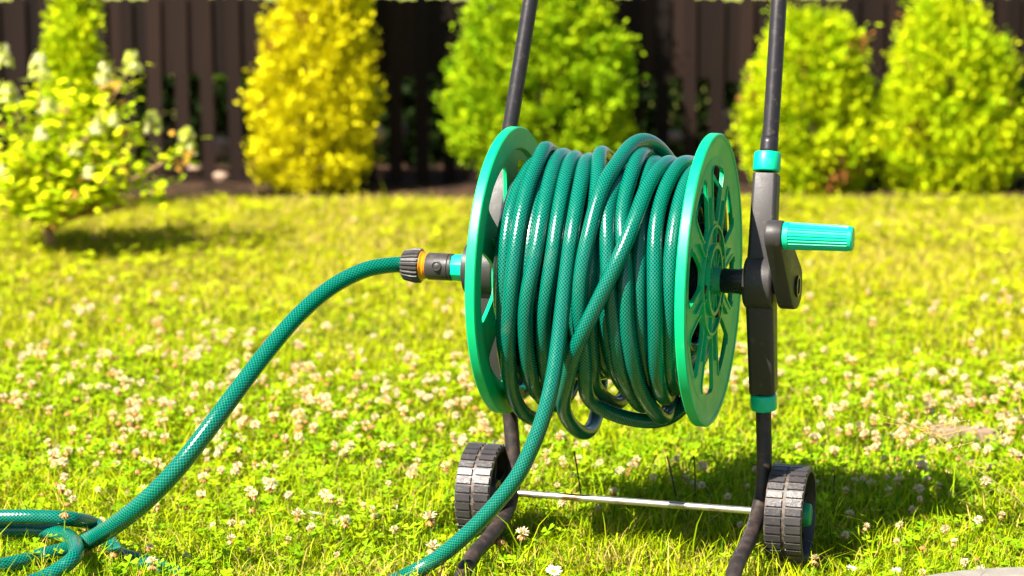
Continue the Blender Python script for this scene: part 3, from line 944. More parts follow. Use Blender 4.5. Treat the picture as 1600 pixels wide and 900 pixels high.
# ------------------------------------------------------------------ hose B: wound on the drum, tail down to the lawn
def drum_coords(px, py, r):
    """where the sight line of a measured point meets the winding cylinder: (s, theta, r), theta 0 = front, +90 = top"""
    o = MI @ Vector((0, 0, CAM_H)); d = (MI.to_3x3() @ ray(px, py))
    oy, oz = o.y, o.z - AX_Z
    A = d.y ** 2 + d.z ** 2; B = 2 * (oy * d.y + oz * d.z)
    tm = -B / (2 * A); dm = math.hypot(oy + tm * d.y, oz + tm * d.z)
    if dm >= r: t = tm; r = dm
    else: t = tm - math.sqrt(r * r - dm * dm) / math.sqrt(A)
    p = o + d * t
    th = math.degrees(math.atan2(p.z - AX_Z, -p.y))
    return p.x, th, r

S0 = LX_L + 0.015; S1 = LX_R - 0.013
seq = []     # (s, theta unwrapped, r)
turn = 0
# inner layers, tight
th = 90.0
for li, (r, d, cnt) in enumerate(((0.070, 1, 11), (0.086, -1, 11), (0.101, 1, 10))):
    a, b = (S0, S1) if d > 0 else (S1, S0)
    for k in range(cnt * 4):
        f = k / (cnt * 4 - 1)
        wob = 0.0025 * math.sin(k * 2.4 + li)
        seq.append((a + (b - a) * f + wob, th, r + 0.0018 * math.sin(k * 1.7 + li * 2)))
        th -= 90.0
rb = 0.1235
strands = [
 # strands seen on the front, each from the top to the bottom, photographed positions, with winding radius
 ([(1072, 285), (1058, 330), (1049, 390), (1044, 450), (1042, 520), (1040, 575), (1046, 612)], 0.118),
 ([(1057, 262), (1035, 300), (1024, 345), (1022, 400), (1026, 450), (1029, 520), (1030, 580), (1036, 608)], 0.121),
 ([(1022, 248), (1008, 300), (1000, 360), (996, 420), (995, 480), (1000, 540), (1006, 590), (1016, 622)], 0.1185),
 ([(1002, 246), (978, 290), (967, 325), (972, 372), (984, 440), (978, 500), (992, 560), (1008, 612), (1032, 662)], 0.1225),
 ([(968, 262), (958, 310), (948, 370), (944, 430), (950, 500), (962, 560), (975, 600), (985, 622)], 0.112),
 ([(985, 262), (950, 320), (946, 345), (952, 390), (948, 440), (960, 500), (966, 560), (985, 610), (1000, 640)], 0.120),
 ([(938, 236), (934, 290), (930, 350), (924, 420), (920, 480), (926, 560), (935, 610), (950, 640)], 0.1185),
 ([(1004, 224), (975, 242), (950, 285), (930, 335), (915, 390), (905, 450), (906, 510), (914, 575), (932, 632), (966, 674), (1012, 684), (1046, 664)], 0.132),
 ([(1042, 254), (1012, 290), (993, 345), (970, 400), (946, 450), (918, 503), (895, 553), (886, 600), (883, 655), (898, 690)], (0.121, 0.139)),
 ([(835, 262), (805, 300), (793, 360), (787, 430), (786, 500), (793, 570), (804, 622)], 0.116),
 ([(849, 244), (829, 285), (813, 345), (803, 410), (796, 470), (794, 530), (798, 590), (810, 648), (828, 668)], 0.1225),
 ([(875, 245), (857, 290), (844, 350), (836, 410), (824, 450), (822, 510), (829, 570), (842, 615), (850, 625)], 0.1215),
 ([(895, 243), (879, 300), (868, 360), (862, 420), (850, 470), (848, 520), (850, 560), (858, 600), (868, 622)], 0.1205),
 ([(850, 250), (838, 330), (827, 400), (824, 470), (826, 540), (836, 600), (852, 640)], 0.1120),
]
PRE = {(1004, 224): ((62, 1078, 0.108), (38, 1058, 0.122), (18, 1032, 0.135)), (1042, 254): ((58, 1096, 0.104), (36, 1084, 0.112), (16, 1064, 0.119))}
for pts, r_spec in strands:
    rt_, rm_ = r_spec if isinstance(r_spec, tuple) else (r_spec, r_spec)
    rf = lambda i: rt_ + (rm_ - rt_) * min(1.0, i / 3.0)
    r = rt_
    turn_base = th                # this strand's top lies one turn on
    first = drum_coords(*pts[0], r)
    base = 360.0 * math.floor((th - 5.0 - first[1]) / 360.0)
    last = None
    # intermediate point behind the drum between the previous bottom and this top
    prev = seq[-1]
    start_th = first[1] + base
    while start_th > prev[1] - 60: base -= 360.0; start_th -= 360.0
    gap = prev[1] - start_th
    for f in ((0.33, 0.66) if pts[0] not in PRE else (0.33,)):
        seq.append((prev[0] + (first[0] - prev[0]) * (f * f * (3 - 2 * f)), prev[1] - gap * f, (prev[2] * (1 - f) + first[2] * f) * 0.40 + 0.108 * 0.60))
    for dth, ppx, pr_ in PRE.get(pts[0], ()):
        seq.append((solve_lx(ppx, 0.06, AX_Z + 0.10), min(start_th + dth, seq[-1][1] - 6), pr_))
    for i, (px, py) in enumerate(pts):
        s, t_, rr = drum_coords(px, py, rf(i))
        t_ += base
        if t_ > seq[-1][1] - 6: t_ = seq[-1][1] - 6
        seq.append((s, t_, rr))
    th = seq[-1][1]
# last strand = the tail
tail_front = [(921, 246), (905, 300), (893, 370), (884, 430), (878, 490), (872, 540)]
r = 0.120
first = drum_coords(*tail_front[0], r)
base = 360.0 * math.floor((th - 5.0 - first[1]) / 360.0)
prev = seq[-1]; start_th = first[1] + base
while start_th > prev[1] - 60: base -= 360.0; start_th -= 360.0
for f in (0.33, 0.66):
    seq.append((prev[0] + (first[0] - prev[0]) * f, prev[1] - (prev[1] - start_th) * f, 0.118))
for i, (px, py) in enumerate(tail_front):
    s, t_, rr = drum_coords(px, py, (0.120, 0.124, 0.128, 0.131, 0.134, 0.134)[i])
    t_ += base
    if t_ > seq[-1][1] - 6: t_ = seq[-1][1] - 6
    seq.append((s, t_, rr))
# dense sampling in (s, theta, r)
S = np.array(seq)
tt = -S[:, 1]
def hermite(tt, y, q):
    m_ = np.zeros(len(y)); dx = np.diff(tt); dy = np.diff(y) / dx
    m_[1:-1] = (dy[:-1] * dx[1:] + dy[1:] * dx[:-1]) / (dx[1:] + dx[:-1]); m_[0] = dy[0]; m_[-1] = dy[-1]
    lim = 2.5 * np.minimum(np.abs(dy[:-1]), np.abs(dy[1:]))
    m_[1:-1] = np.where(dy[:-1] * dy[1:] <= 0, 0.25 * m_[1:-1], np.sign(m_[1:-1]) * np.minimum(np.abs(m_[1:-1]), lim + 1e-9))
    i = np.clip(np.searchsorted(tt, q, side='right') - 1, 0, len(tt) - 2)
    h = dx[i]; u = (q - tt[i]) / h
    return (2*u**3 - 3*u**2 + 1) * y[i] + (u**3 - 2*u**2 + u) * h * m_[i] + (-2*u**3 + 3*u**2) * y[i+1] + (u**3 - u**2) * h * m_[i+1]
q = np.arange(tt[0], tt[-1], 4.0)
ss = hermite(tt, S[:, 0], q); rr = hermite(tt, S[:, 2], q)
ss = np.clip(ss, LX_L + 0.0095, LX_R - 0.0095)
k3 = np.array([1, 2, 3, 2, 1]) / 9.0
ss = np.convolve(np.pad(ss, 2, 'edge'), k3, 'valid'); rr = np.convolve(np.pad(rr, 2, 'edge'), k3, 'valid')
wound = [MW @ Vector((s_, -r_ * math.cos(math.radians(-t_)), AX_Z + r_ * math.sin(math.radians(-t_)))) for s_, r_, t_ in zip(ss, rr, q)]
# push overlapping turns apart a little (outer turns ride over inner ones)
PW = np.array([tuple(MI @ p) for p in wound])
step_turn = 90
idx0 = int(np.searchsorted(q, tt[116]))
for it in range(10):
    for i in range(idx0, len(PW), 1):
        d = PW - PW[i]
        dist = np.linalg.norm(d, axis=1)
        near = np.where((dist < 2 * RHB * 0.97) & (np.abs(np.arange(len(PW)) - i) > 12))[0]
        if len(near) == 0: continue
        ci = PW[i].copy(); rad_i = math.hypot(ci[1], ci[2] - AX_Z)
        j = near[np.argmin(dist[near])]
        rad_j = math.hypot(PW[j][1], PW[j][2] - AX_Z)
        push = (2 * RHB * 0.97 - dist[j]) * 0.22
        v = (PW[i] - PW[j]) / (dist[j] + 1e-9)
        v[0] *= 0.35
        PW[i] += v * push
        if j >= idx0: PW[j] -= v * push * 0.6
    Q = PW.copy(); Q[idx0 + 1:-1] = PW[idx0 + 1:-1] * 0.5 + (PW[idx0:-2] + PW[idx0 + 2:]) * 0.25; PW = Q
PW[:, 0] = np.clip(PW[:, 0], LX_L + 0.0090, LX_R - 0.0090)
wound = [MW @ Vector(p) for p in PW]
tail = [at(px, py, Y) for px, py, Y in ((866, 590, 2.302), (857, 640, 2.296), (838, 692, 2.290), (808, 745, 2.287), (762, 802, 2.290), (712, 850, 2.300), (672, 880, 2.312))]
tail += [on_z(630, 902, 0.007), on_z(570, 925, 0.004), on_z(480, 950, 0.004), on_z(380, 965, 0.004)]
tl = catmull([wound[-3]] + tail, 12)
allp = wound[:-2] + tl[6:]
# even resample along the length
A = np.array([tuple(p) for p in allp]); L = np.concatenate([[0], np.cumsum(np.linalg.norm(np.diff(A, axis=0), axis=1))])
u = np.arange(0, L[-1], 0.0065)
A = np.stack([np.interp(u, L, A[:, k]) for k in range(3)], 1)
jn = len(A) - int((np.linalg.norm(np.diff(np.array([tuple(p) for p in tl]), axis=0), axis=1).sum()) / 0.0065)
for _ in range(60):
    lo_, hi_ = jn - 14, jn + 22
    A[lo_:hi_] = A[lo_:hi_] * 0.5 + (A[lo_ - 1:hi_ - 1] + A[lo_ + 1:hi_ + 1]) * 0.25
for _ in range(2):
    A[1:-1] = A[1:-1] * 0.5 + (A[:-2] + A[2:]) * 0.25
hoseB = link('garden_hose', tube_mesh('garden_hose', [Vector(a) for a in A], RHB, 22), M['hose'])
tag(hoseB, 'green braided garden hose wound in loose turns on the reel drum', 'garden hose')

# ------------------------------------------------------------------ flowers in the lawn
def clover_head_mesh(name, fresh, skirt, brown, seed, s=1.0):
    r = np.random.default_rng(seed)
    V, F, C = [], [], []
    def floret(base, d, L, w, col):
        up = np.array([0, 0, 1.0]); side = np.cross(d, up); nn = np.linalg.norm(side)
        side = side / nn if nn > 1e-3 else np.array([1.0, 0, 0]); oth = np.cross(side, d)
        k = len(V)
        p = [base, base + d * L * 0.55 + side * w, base + d * L, base + d * L * 0.55 - side * w, base + d * L * 0.6 + oth * w * 0.8]
        V.extend(p); F.extend([(k, k + 1, k + 4), (k + 1, k + 2, k + 4), (k + 2, k + 3, k + 4), (k + 3, k, k + 4)])
        C.extend([col * 0.9] * 2 + [col] + [col * 0.9] * 2)
    white = np.array([0.90, 0.77, 0.50]); pink = np.array([0.86, 0.50, 0.24]); tan = np.array([0.60, 0.28, 0.07]); dark = np.array([0.20, 0.09, 0.04])
    n = 54
    for i in range(n):
        z = 1 - 2 * (i + 0.5) / n; a = i * 2.39996 + r.normal(0, 0.2)
        el = math.asin(z); 
        if el < -1.0: continue
        d = np.array([math.cos(el) * math.cos(a), math.cos(el) * math.sin(a), z]); d += r.normal(0, 0.12, 3)
        low = z < -0.05 + (0.9 - 1.5 * fresh)
        if low:
            d[2] = -abs(d[2]) - 0.35 - 0.5 * skirt
            col = (tan if r.random() < brown else pink) if r.random() > 0.08 else dark
            L = 0.0058
        else:
            d[2] += 0.15
            col = white if r.random() > 0.25 else pink * 0.5 + white * 0.5; L = 0.0062
        d /= np.linalg.norm(d)
        floret(d * 0.0012, d, L * r.uniform(0.8, 1.15) * s, 0.0012 * s, col * r.uniform(0.85, 1.05))
    V = np.array(V); C = np.clip(np.array(C), 0, 0.9)
    return np_mesh(name, V, [np.array(F)], C)

head_kinds = [
    ('white', clover_head_mesh('flower_head', 0.95, 0.2, 0.2, 1)),
    ('skirt', clover_head_mesh('flower_head', 0.60, 0.8, 0.35, 2)),
    ('skirt', clover_head_mesh('flower_head', 0.50, 0.9, 0.6, 3)),
    ('brown', clover_head_mesh('flower_head', -0.2, 0.9, 0.85, 4)),
    ('small', clover_head_mesh('flower_head', 0.85, 0.4, 0.2, 5, 0.72)),
]
for k, me in head_kinds: me.materials.append(M['petal'])
def stem_mesh(h=1.0, r=0.0007):
    V, F = [], []
    for z in (0, 0.5, 1.0):
        for k in range(5):
            a = 2 * PI * k / 5; V.append((r * math.cos(a), r * math.sin(a), -z * 0.035))
    for i in range(2):
        for k in range(5): F.append((i * 5 + k, i * 5 + (k + 1) % 5, (i + 1) * 5 + (k + 1) % 5, (i + 1) * 5 + k))
    me = np_mesh('stem', V, [np.array(F)], np.tile(np.array([[0.16, 0.28, 0.03]]), (len(V), 1)))
    me.materials.append(M['leaf']); return me
STEM = stem_mesh()

LAB = {'white': 'fresh white clover flower head in the grass', 'skirt': 'white clover flower head with drooping pinkish tan lower petals in the lawn',
       'brown': 'withered brown clover flower head in the grass', 'small': 'small pale clover flower head low in the lawn'}
GRP = {'white': 'fresh white clover flowers in the lawn', 'skirt': 'white and tan clover flowers in the lawn', 'brown': 'withered brown clover flowers in the lawn', 'small': 'small pale clover flowers in the lawn'}

def flower(x, y, h, kind_i, label=None, group=True, scale=1.0, tilt=None):
    kd, me = head_kinds[kind_i]
    root = bpy.data.objects.new('clover_flower', me)
    COL.objects.link(root)
    root.location = (x, y, h)
    tl_ = tilt or (random.gauss(0, 0.2), random.gauss(0, 0.2))
    root.rotation_euler = (tl_[0], tl_[1], random.uniform(0, 6.28)); root.scale = (scale,) * 3
    tag(root, label or LAB[kd], 'clover flower', GRP[kd] if label is None else None)
    return root

def add_stem(root):
    o = bpy.data.objects.new('stem', STEM); COL.objects.link(o); o.parent = root
    zz = (root.location.z - GROUND_Z) / 0.035 / max(root.scale[0], .1)
    o.scale = (1, 1, zz)

def blossom_field():
    want = []
    r = np.random.default_rng(5)
    tries = 0
    while len(want) < 1050 and tries < 80000:
        tries += 1
        px, py = r.uniform(-120, 1720), r.uniform(330, 893)
        # how thickly the flowers stand in each band of the lawn
        dband = np.interp(py, [330, 400, 440, 490, 540, 600, 660, 720, 760, 800, 893], [0.01, 0.03, 0.08, 0.35, 0.7, 0.85, 0.85, 0.55, 0.28, 0.2, 0.14])
        p = on_z(px, py, 0.015)
        cl = float(vnoise(np.array([p.x]), np.array([p.y]), 3.4)[0]) * 0.7 + float(vnoise(np.array([p.x + 5]), np.array([p.y]), 9.0)[0]) * 0.3
        dband *= min(1.0, max(0.05, (cl - 0.38) * 4.0))
        area = (p.y / 2.5) ** 0
        if r.random() > dband: continue
        if near_wheels(np.array([p.x]), np.array([p.y]))[0]: continue
        if 690 < px < 870 and py > 770: continue
        want.append((p.y, p.x, r.uniform(0.008, 0.026), int(r.choice([0, 1, 2, 3, 4], p=[0.14, 0.26, 0.24, 0.18, 0.18])), r.uniform(0.55, 0.98)))
    return want
named = [
    (102, 799, 3, 'withered tan clover flower on a tall stem in front of the hose loops', 0.0, 1.15),
    (178, 862, 3, 'brown clover flower just right of where the hose loops cross', 0.0, 1.0),
    (237, 880, 2, 'white and brown clover flower beside the half-buried hose near the bottom edge', 0.0, 1.1),
    (84, 712, 1, 'large white clover flower with pinkish skirt above the hose loops at far left', 0.0, 1.35),
    (423, 758, 0, 'large fresh white clover flower in the lawn between sweeping hose and left wheel', 0.0, 1.3),
    (466, 806, 1, 'double-looking white clover flower with tan skirt just left of the white daisy', 0.0, 1.2),
    (540, 815, 1, 'white clover flower with loose lower petals just right of the white daisy', 0.0, 1.1),
    (672, 810, 1, 'wide white clover flower left of the left wheel', 0.0, 1.3),
    (676, 856, 2, 'white clover flower with long tan drooping petals above the hose tail', 0.0, 1.2),
    (780, 841, 3, 'tan withered clover flower right of the hose tail by the left foot', 0.0, 1.2),
    (816, 834, 1, 'white and tan clover flower right of the left foot of the cart', 0.0, 1.15),
    (742, 815, 0, 'small white clover flower against the left wheel tread', 0.0, 0.9),
    (1540, 753, 0, 'fresh white clover flower right of the cart shadow', 0.0, 1.0),
]
for px, py, kd, lab, _, sc in named:
    hh = {102: 0.045}.get(px, 0.022)
    p = on_z(px, py, hh)
    o = flower(p.x, p.y, hh, kd, lab, scale=sc, tilt=(0.1, 0.1)); add_stem(o)
want = blossom_field()
want.sort()
IND = want[:296 - len(named)]
for i, (y, x, h, kd, sc) in enumerate(IND):
    o = flower(x, y, h, kd, scale=sc)
    if i < 110: add_stem(o)
# everything beyond the 300 nearest reads as one mass
Vs, Fs, Cs, off = [], [], [], 0
cache = []
for k, me in head_kinds:
    v = np.zeros(len(me.vertices) * 3, dtype=np.float32); me.vertices.foreach_get('co', v)
    f = np.zeros(len(me.loops), dtype=np.int32); me.loops.foreach_get('vertex_index', f)
    c = np.zeros(len(me.vertices) * 4, dtype=np.float32); me.color_attributes['Col'].data.foreach_get('color', c)
    cache.append((v.reshape(-1, 3), f.reshape(-1, 3), c.reshape(-1, 4)[:, :3]))
for (y, x, h, kd, sc) in want[296 - len(named):]:
    v, f, c = cache[kd]; a = random.uniform(0, 6.28); ca, sa = math.cos(a), math.sin(a)
    R = np.array([[ca, -sa, 0], [sa, ca, 0], [0, 0, 1]])
    Vs.append((v @ R.T) * sc * 1.1 + np.array([x, y, h])); Fs.append(f + off); Cs.append(c); off += len(v)
o = link('distant_clover_flowers', np_mesh('distant_clover_flowers', np.concatenate(Vs), [np.concatenate(Fs)], np.concatenate(Cs)), M['petal'])
tag(o, 'mass of white and pinkish clover flowers out of focus in the back lawn', 'clover flowers', kind='stuff')

# daisies
def daisy(px, py, h, label, tilt, s=1.0):
    p = on_z(px, py, h)
    V, F, C = [], [], []
    n = 20
    for k in range(n):
        a = 2 * PI * k / n + random.uniform(-0.06, 0.06); L = 0.0105 * random.uniform(0.88, 1.05) * s; w = 0.0013 * s
        d = np.array([math.cos(a), math.sin(a), 0]); sd = np.array([-math.sin(a), math.cos(a), 0])
        i = len(V); zt = random.uniform(0.0005, 0.0025)
        V += [d * 0.002, d * L * 0.6 + sd * w + [0, 0, zt * 0.6], d * L + sd * w * 0.5 + [0, 0, zt], d * L - sd * w * 0.5 + [0, 0, zt], d * L * 0.6 - sd * w + [0, 0, zt * 0.6]]
        F.append((i, i + 1, i + 2, i + 3, i + 4)); C += [[0.85, 0.84, 0.82]] * 5
    me = np_mesh('petals', np.array(V), [np.array(F)], np.array(C))
    o = link('daisy', me, M['petal']); o.location = p; o.rotation_euler = tilt
    V, F, C = [(0, 0, 0.0016)], [], [[0.75, 0.45, 0.02]]
    for k in range(10): a = 2 * PI * k / 10; V.append((0.0026 * s * math.cos(a), 0.0026 * s * math.sin(a), 0.0004)); C.append([0.75, 0.45, 0.02])
    for k in range(10): F.append((0, 1 + k, 1 + (k + 1) % 10))
    link('flower_centre', np_mesh('flower_centre', np.array(V), [np.array(F)], np.array(C)), M['petal'], o)
    st_ = bpy.data.objects.new('stem', STEM); COL.objects.link(st_); st_.parent = o; st_.scale = (1, 1, (h - GROUND_Z) / 0.035)
    tag(o, label, 'daisy')
daisy(493, 803, 0.028, 'white daisy in the grass between two clover flowers left of the left wheel', (-0.25, 0.15, 0))
daisy(865, 893, 0.020, 'white daisy at the bottom edge right of the hose tail', (0.35, -0.1, 0.4), 0.8)
daisy(1330, 889, 0.020, 'tiny white daisy at the bottom edge right of the right wheel', (0.3, 0.1, 0.4), 0.5)
daisy(1400, 892, 0.020, 'tiny white daisy at the bottom edge just left of the pale round slab', (0.2, 0.0, 0.4), 0.5)

# fine flowering grass with an open seed head
def seed_grass():
    base = on_z(1600, 800, 0.0)
    tip = on_z(1450, 700, 0.10); top = at(1440, 660, 2.40)
    stem_pts = [at(1600, 790, 2.42), at(1560, 757, 2.42), at(1510, 722, 2.42), at(1470, 690, 2.42), at(1448, 668, 2.42)]
    stem_pts = [Vector((stem_pts[0].x + 0.03, 2.42, GROUND_Z))] + stem_pts
    me = tube_mesh('stem', catmull(stem_pts, 6), 0.0006, 6)
    mt, nt, b = new_mat('dry_stalk'); b.inputs['Base Color'].default_value = (0.34, 0.27, 0.07, 1); setin(b, Roughness=0.7)
    root = link('flowering_grass', me, mt)
    V, F = [], []
    r = random.Random(3)
    cp_ = catmull(stem_pts, 6)
    tw = []
    for i in range(34):
        p = cp_[-1 - r.randrange(0, 15)]
        q = p + Vector((r.gauss(0, 0.022), r.gauss(0, 0.015), r.gauss(0.012, 0.016)))
        k = len(V); w = Vector((0, 0, 0.00025))
        V += [p - w, p + w, q + w, q - w]; F.append((k, k + 1, k + 2, k + 3))
        for _ in range(2):
            c = q + Vector((r.gauss(0, 0.003), r.gauss(0, 0.003), r.gauss(0, 0.003))); k = len(V); e = 0.0011
            V += [c + Vector((0, 0, 1.6 * e)), c + Vector((e, 0, 0)), c + Vector((0, 0, -1.6 * e)), c + Vector((-e, 0, 0))]; F.append((k, k + 1, k + 2, k + 3))
    C = np.tile(np.array([[0.60, 0.42, 0.16]]), (len(V), 1))
    link('seed_head', np_mesh('seed_head', np.array([tuple(v) for v in V]), [np.array(F)], C), M['leaf'], root)
    tag(root, 'slender grass stalk with an airy open seed head at right', 'grass stalk')
seed_grass()

# dark dead stalks between the wheels
def stalk(pts, label, r=0.0009):
    mt = bpy.data.materials.get('dead_stalk')
    if mt is None:
        mt, nt, b = new_mat('dead_stalk'); b.inputs['Base Color'].default_value = (0.018, 0.020, 0.008, 1); setin(b, Roughness=0.8)
    Y = pts[0][2]
    P = [at(px, py, Y) for px, py, Y in pts]
    o = link('dead_stalk', tube_mesh('dead_stalk', catmull(P, 5), r, 6), mt)
    tag(o, label, 'dead stalk')
stalk([(908, 775, 2.55), (903, 740, 2.55), (897, 705, 2.55)], 'thin dark dead stalk under the drum, leftmost of those behind the axle')
stalk([(1056, 775, 2.60), (1050, 745, 2.60), (1042, 712, 2.60)], 'thin dark dead stalk behind the middle of the axle, leaning left')
stalk([(1086, 775, 2.60), (1086, 745, 2.60), (1084, 712, 2.60)], 'upright dark dead stalk behind the axle nearest the right leg')
stalk([(1304, 790, 2.62), (1303, 765, 2.62), (1304, 738, 2.62)], 'dark dead stalk standing just right of the right wheel')

# round slab bottom right
def slab():
    bm = bmesh.new(); c = on_z(1612, 1010, 0.0)
    top = on_z(1612, 880, 0.028)
    R = 0.23; cx = top.x; cy = top.y - R
    prof = [(0, 0.0), (0, R - 0.004), (0.004, R), (0.030, R), (0.036, R - 0.006), (0.036, R - 0.03), (0.030, R - 0.036), (0.029, 0)]
    lathe_x(bm, prof, 96)
    bmesh.ops.transform(bm, matrix=Matrix.Translation((cx, cy, GROUND_Z + 0.002)) @ Matrix.Rotation(-PI / 2, 4, 'Y'), verts=bm.verts)
    o = from_bm('round_slab', bm, M['slab'], None, autosmooth=True)
    tag(o, 'pale round concrete slab with raised rim lying in the grass at the bottom right corner', 'slab')
slab()
def edging():
    a = on_z(1452, 676, 0.0); b_ = on_z(1565, 684, 0.0)
    bm = bmesh.new(); d = b_ - a
    box(bm, ((a + b_) / 2) + Vector((0, -0.006, 0.002)), (d.length, 0.022, 0.018), Matrix.Rotation(math.atan2(d.y, d.x), 3, 'Z'))
    o = from_bm('edging_board', bm, M['wood_edge'], None, bevel=0.002)
    tag(o, 'short weathered wooden board half sunk in the lawn at right', 'board')
edging()

# ------------------------------------------------------------------ fence
FY = 5.30
def fence():
    root = empty('picket_fence', (0, FY, GROUND_Z))
    tag(root, 'dark brown board-on-board picket fence along the back of the lawn', 'fence')
    pitch = 42.0 / FPX * 5.28
    zt = at(800, -9, FY).z - GROUND_Z; zs = at(800, 122, FY).z - GROUND_Z
    def picket_bm(w, z0, z1, t=0.006, notch=0.012):
        bm = bmesh.new()
        prof = [(-w / 2, z0), (w / 2, z0), (w / 2, z1 - notch), (w * 0.28, z1 - notch * 0.25), (0, z1), (-w * 0.28, z1 - notch * 0.25), (-w / 2, z1 - notch)]
        A = [bm.verts.new((x, -t / 2, z)) for x, z in prof]; B = [bm.verts.new((x, t / 2, z)) for x, z in prof]
        bm.faces.new(A); bm.faces.new(B[::-1])
        for k in range(len(A)): k2 = (k + 1) % len(A); bm.faces.new((A[k], B[k], B[k2], A[k2]))
        return bm
    x0 = at(327, 200, FY).x
    n0, n1 = -11, 38
    r = random.Random(4)
    outer = bmesh.new()
    for k in range(n0 - 14, n1 + 14):
        inside = n0 <= k <= n1
        w = r.uniform(0.0275, 0.031)
        x = x0 + k * pitch + r.gauss(0, 0.001)
        rr = r.gauss(0, 0.006); dz = r.uniform(-0.006, 0.004)
        bmf = picket_bm(w, 0.0, zt + dz); bmb = picket_bm(pitch * 0.97, zs + r.uniform(-0.01, 0.012), zt + dz - 0.004 + r.uniform(-0.004, 0.003))
        if inside:
            o = from_bm('picket', bmf, M['fence'], root); o.location = (x, -0.0035, 0); o.rotation_euler.y = rr
            o = from_bm('picket', bmb, M['fence'], root); o.location = (x + pitch / 2, 0.0028, 0); o.rotation_euler.y = rr * 0.3
        else:
            for b_, dx, dy in ((bmf, 0, -0.0035), (bmb, pitch / 2, 0.0028)):
                bmesh.ops.translate(b_, verts=b_.verts, vec=(x + dx, dy, 0))
                me = bpy.data.meshes.new('t'); b_.to_mesh(me); b_.free(); outer.from_mesh(me); bpy.data.meshes.remove(me)
    o = from_bm('outer_pickets', outer, M['fence'], root); o['kind'] = 'stuff'
    for z in (zs + 0.02, zt - 0.06):
        bm = bmesh.new(); box(bm, (0.2, 0.018, z), (5.2, 0.018, 0.028)); from_bm('rail', bm, M['fence'], root)
    for k, xx in enumerate((-1.55, -0.35, 0.85, 2.05)):
        bm = bmesh.new(); box(bm, (xx, 0.045, zt / 2), (0.045, 0.04, zt - 0.01)); from_bm('post', bm, M['fence'], root, bevel=0.002)
fence()

# ------------------------------------------------------------------ shrubs and conifers
def cards(centers, normals, size, col, r, asp=0.55):
    """small pointed leaf faces: centres (n,3), outward directions (n,3)"""
    n = len(centers)
    rnd = r.normal(0, 1, (n, 3)); d = normals / (np.linalg.norm(normals, axis=1)[:, None] + 1e-9)
    s = np.cross(d, rnd); s /= np.linalg.norm(s, axis=1)[:, None] + 1e-9
    L = size[:, None]; W = L * asp * 0.5
    up = np.cross(s, d) * L * 0.12
    V = np.stack([centers - d * L * 0.5, centers + s * W + up, centers + d * L * 0.5, centers - s * W + up], 1).reshape(-1, 3)
    F = np.arange(4 * n).reshape(-1, 4)
    return V, F, np.repeat(col, 4, 0)

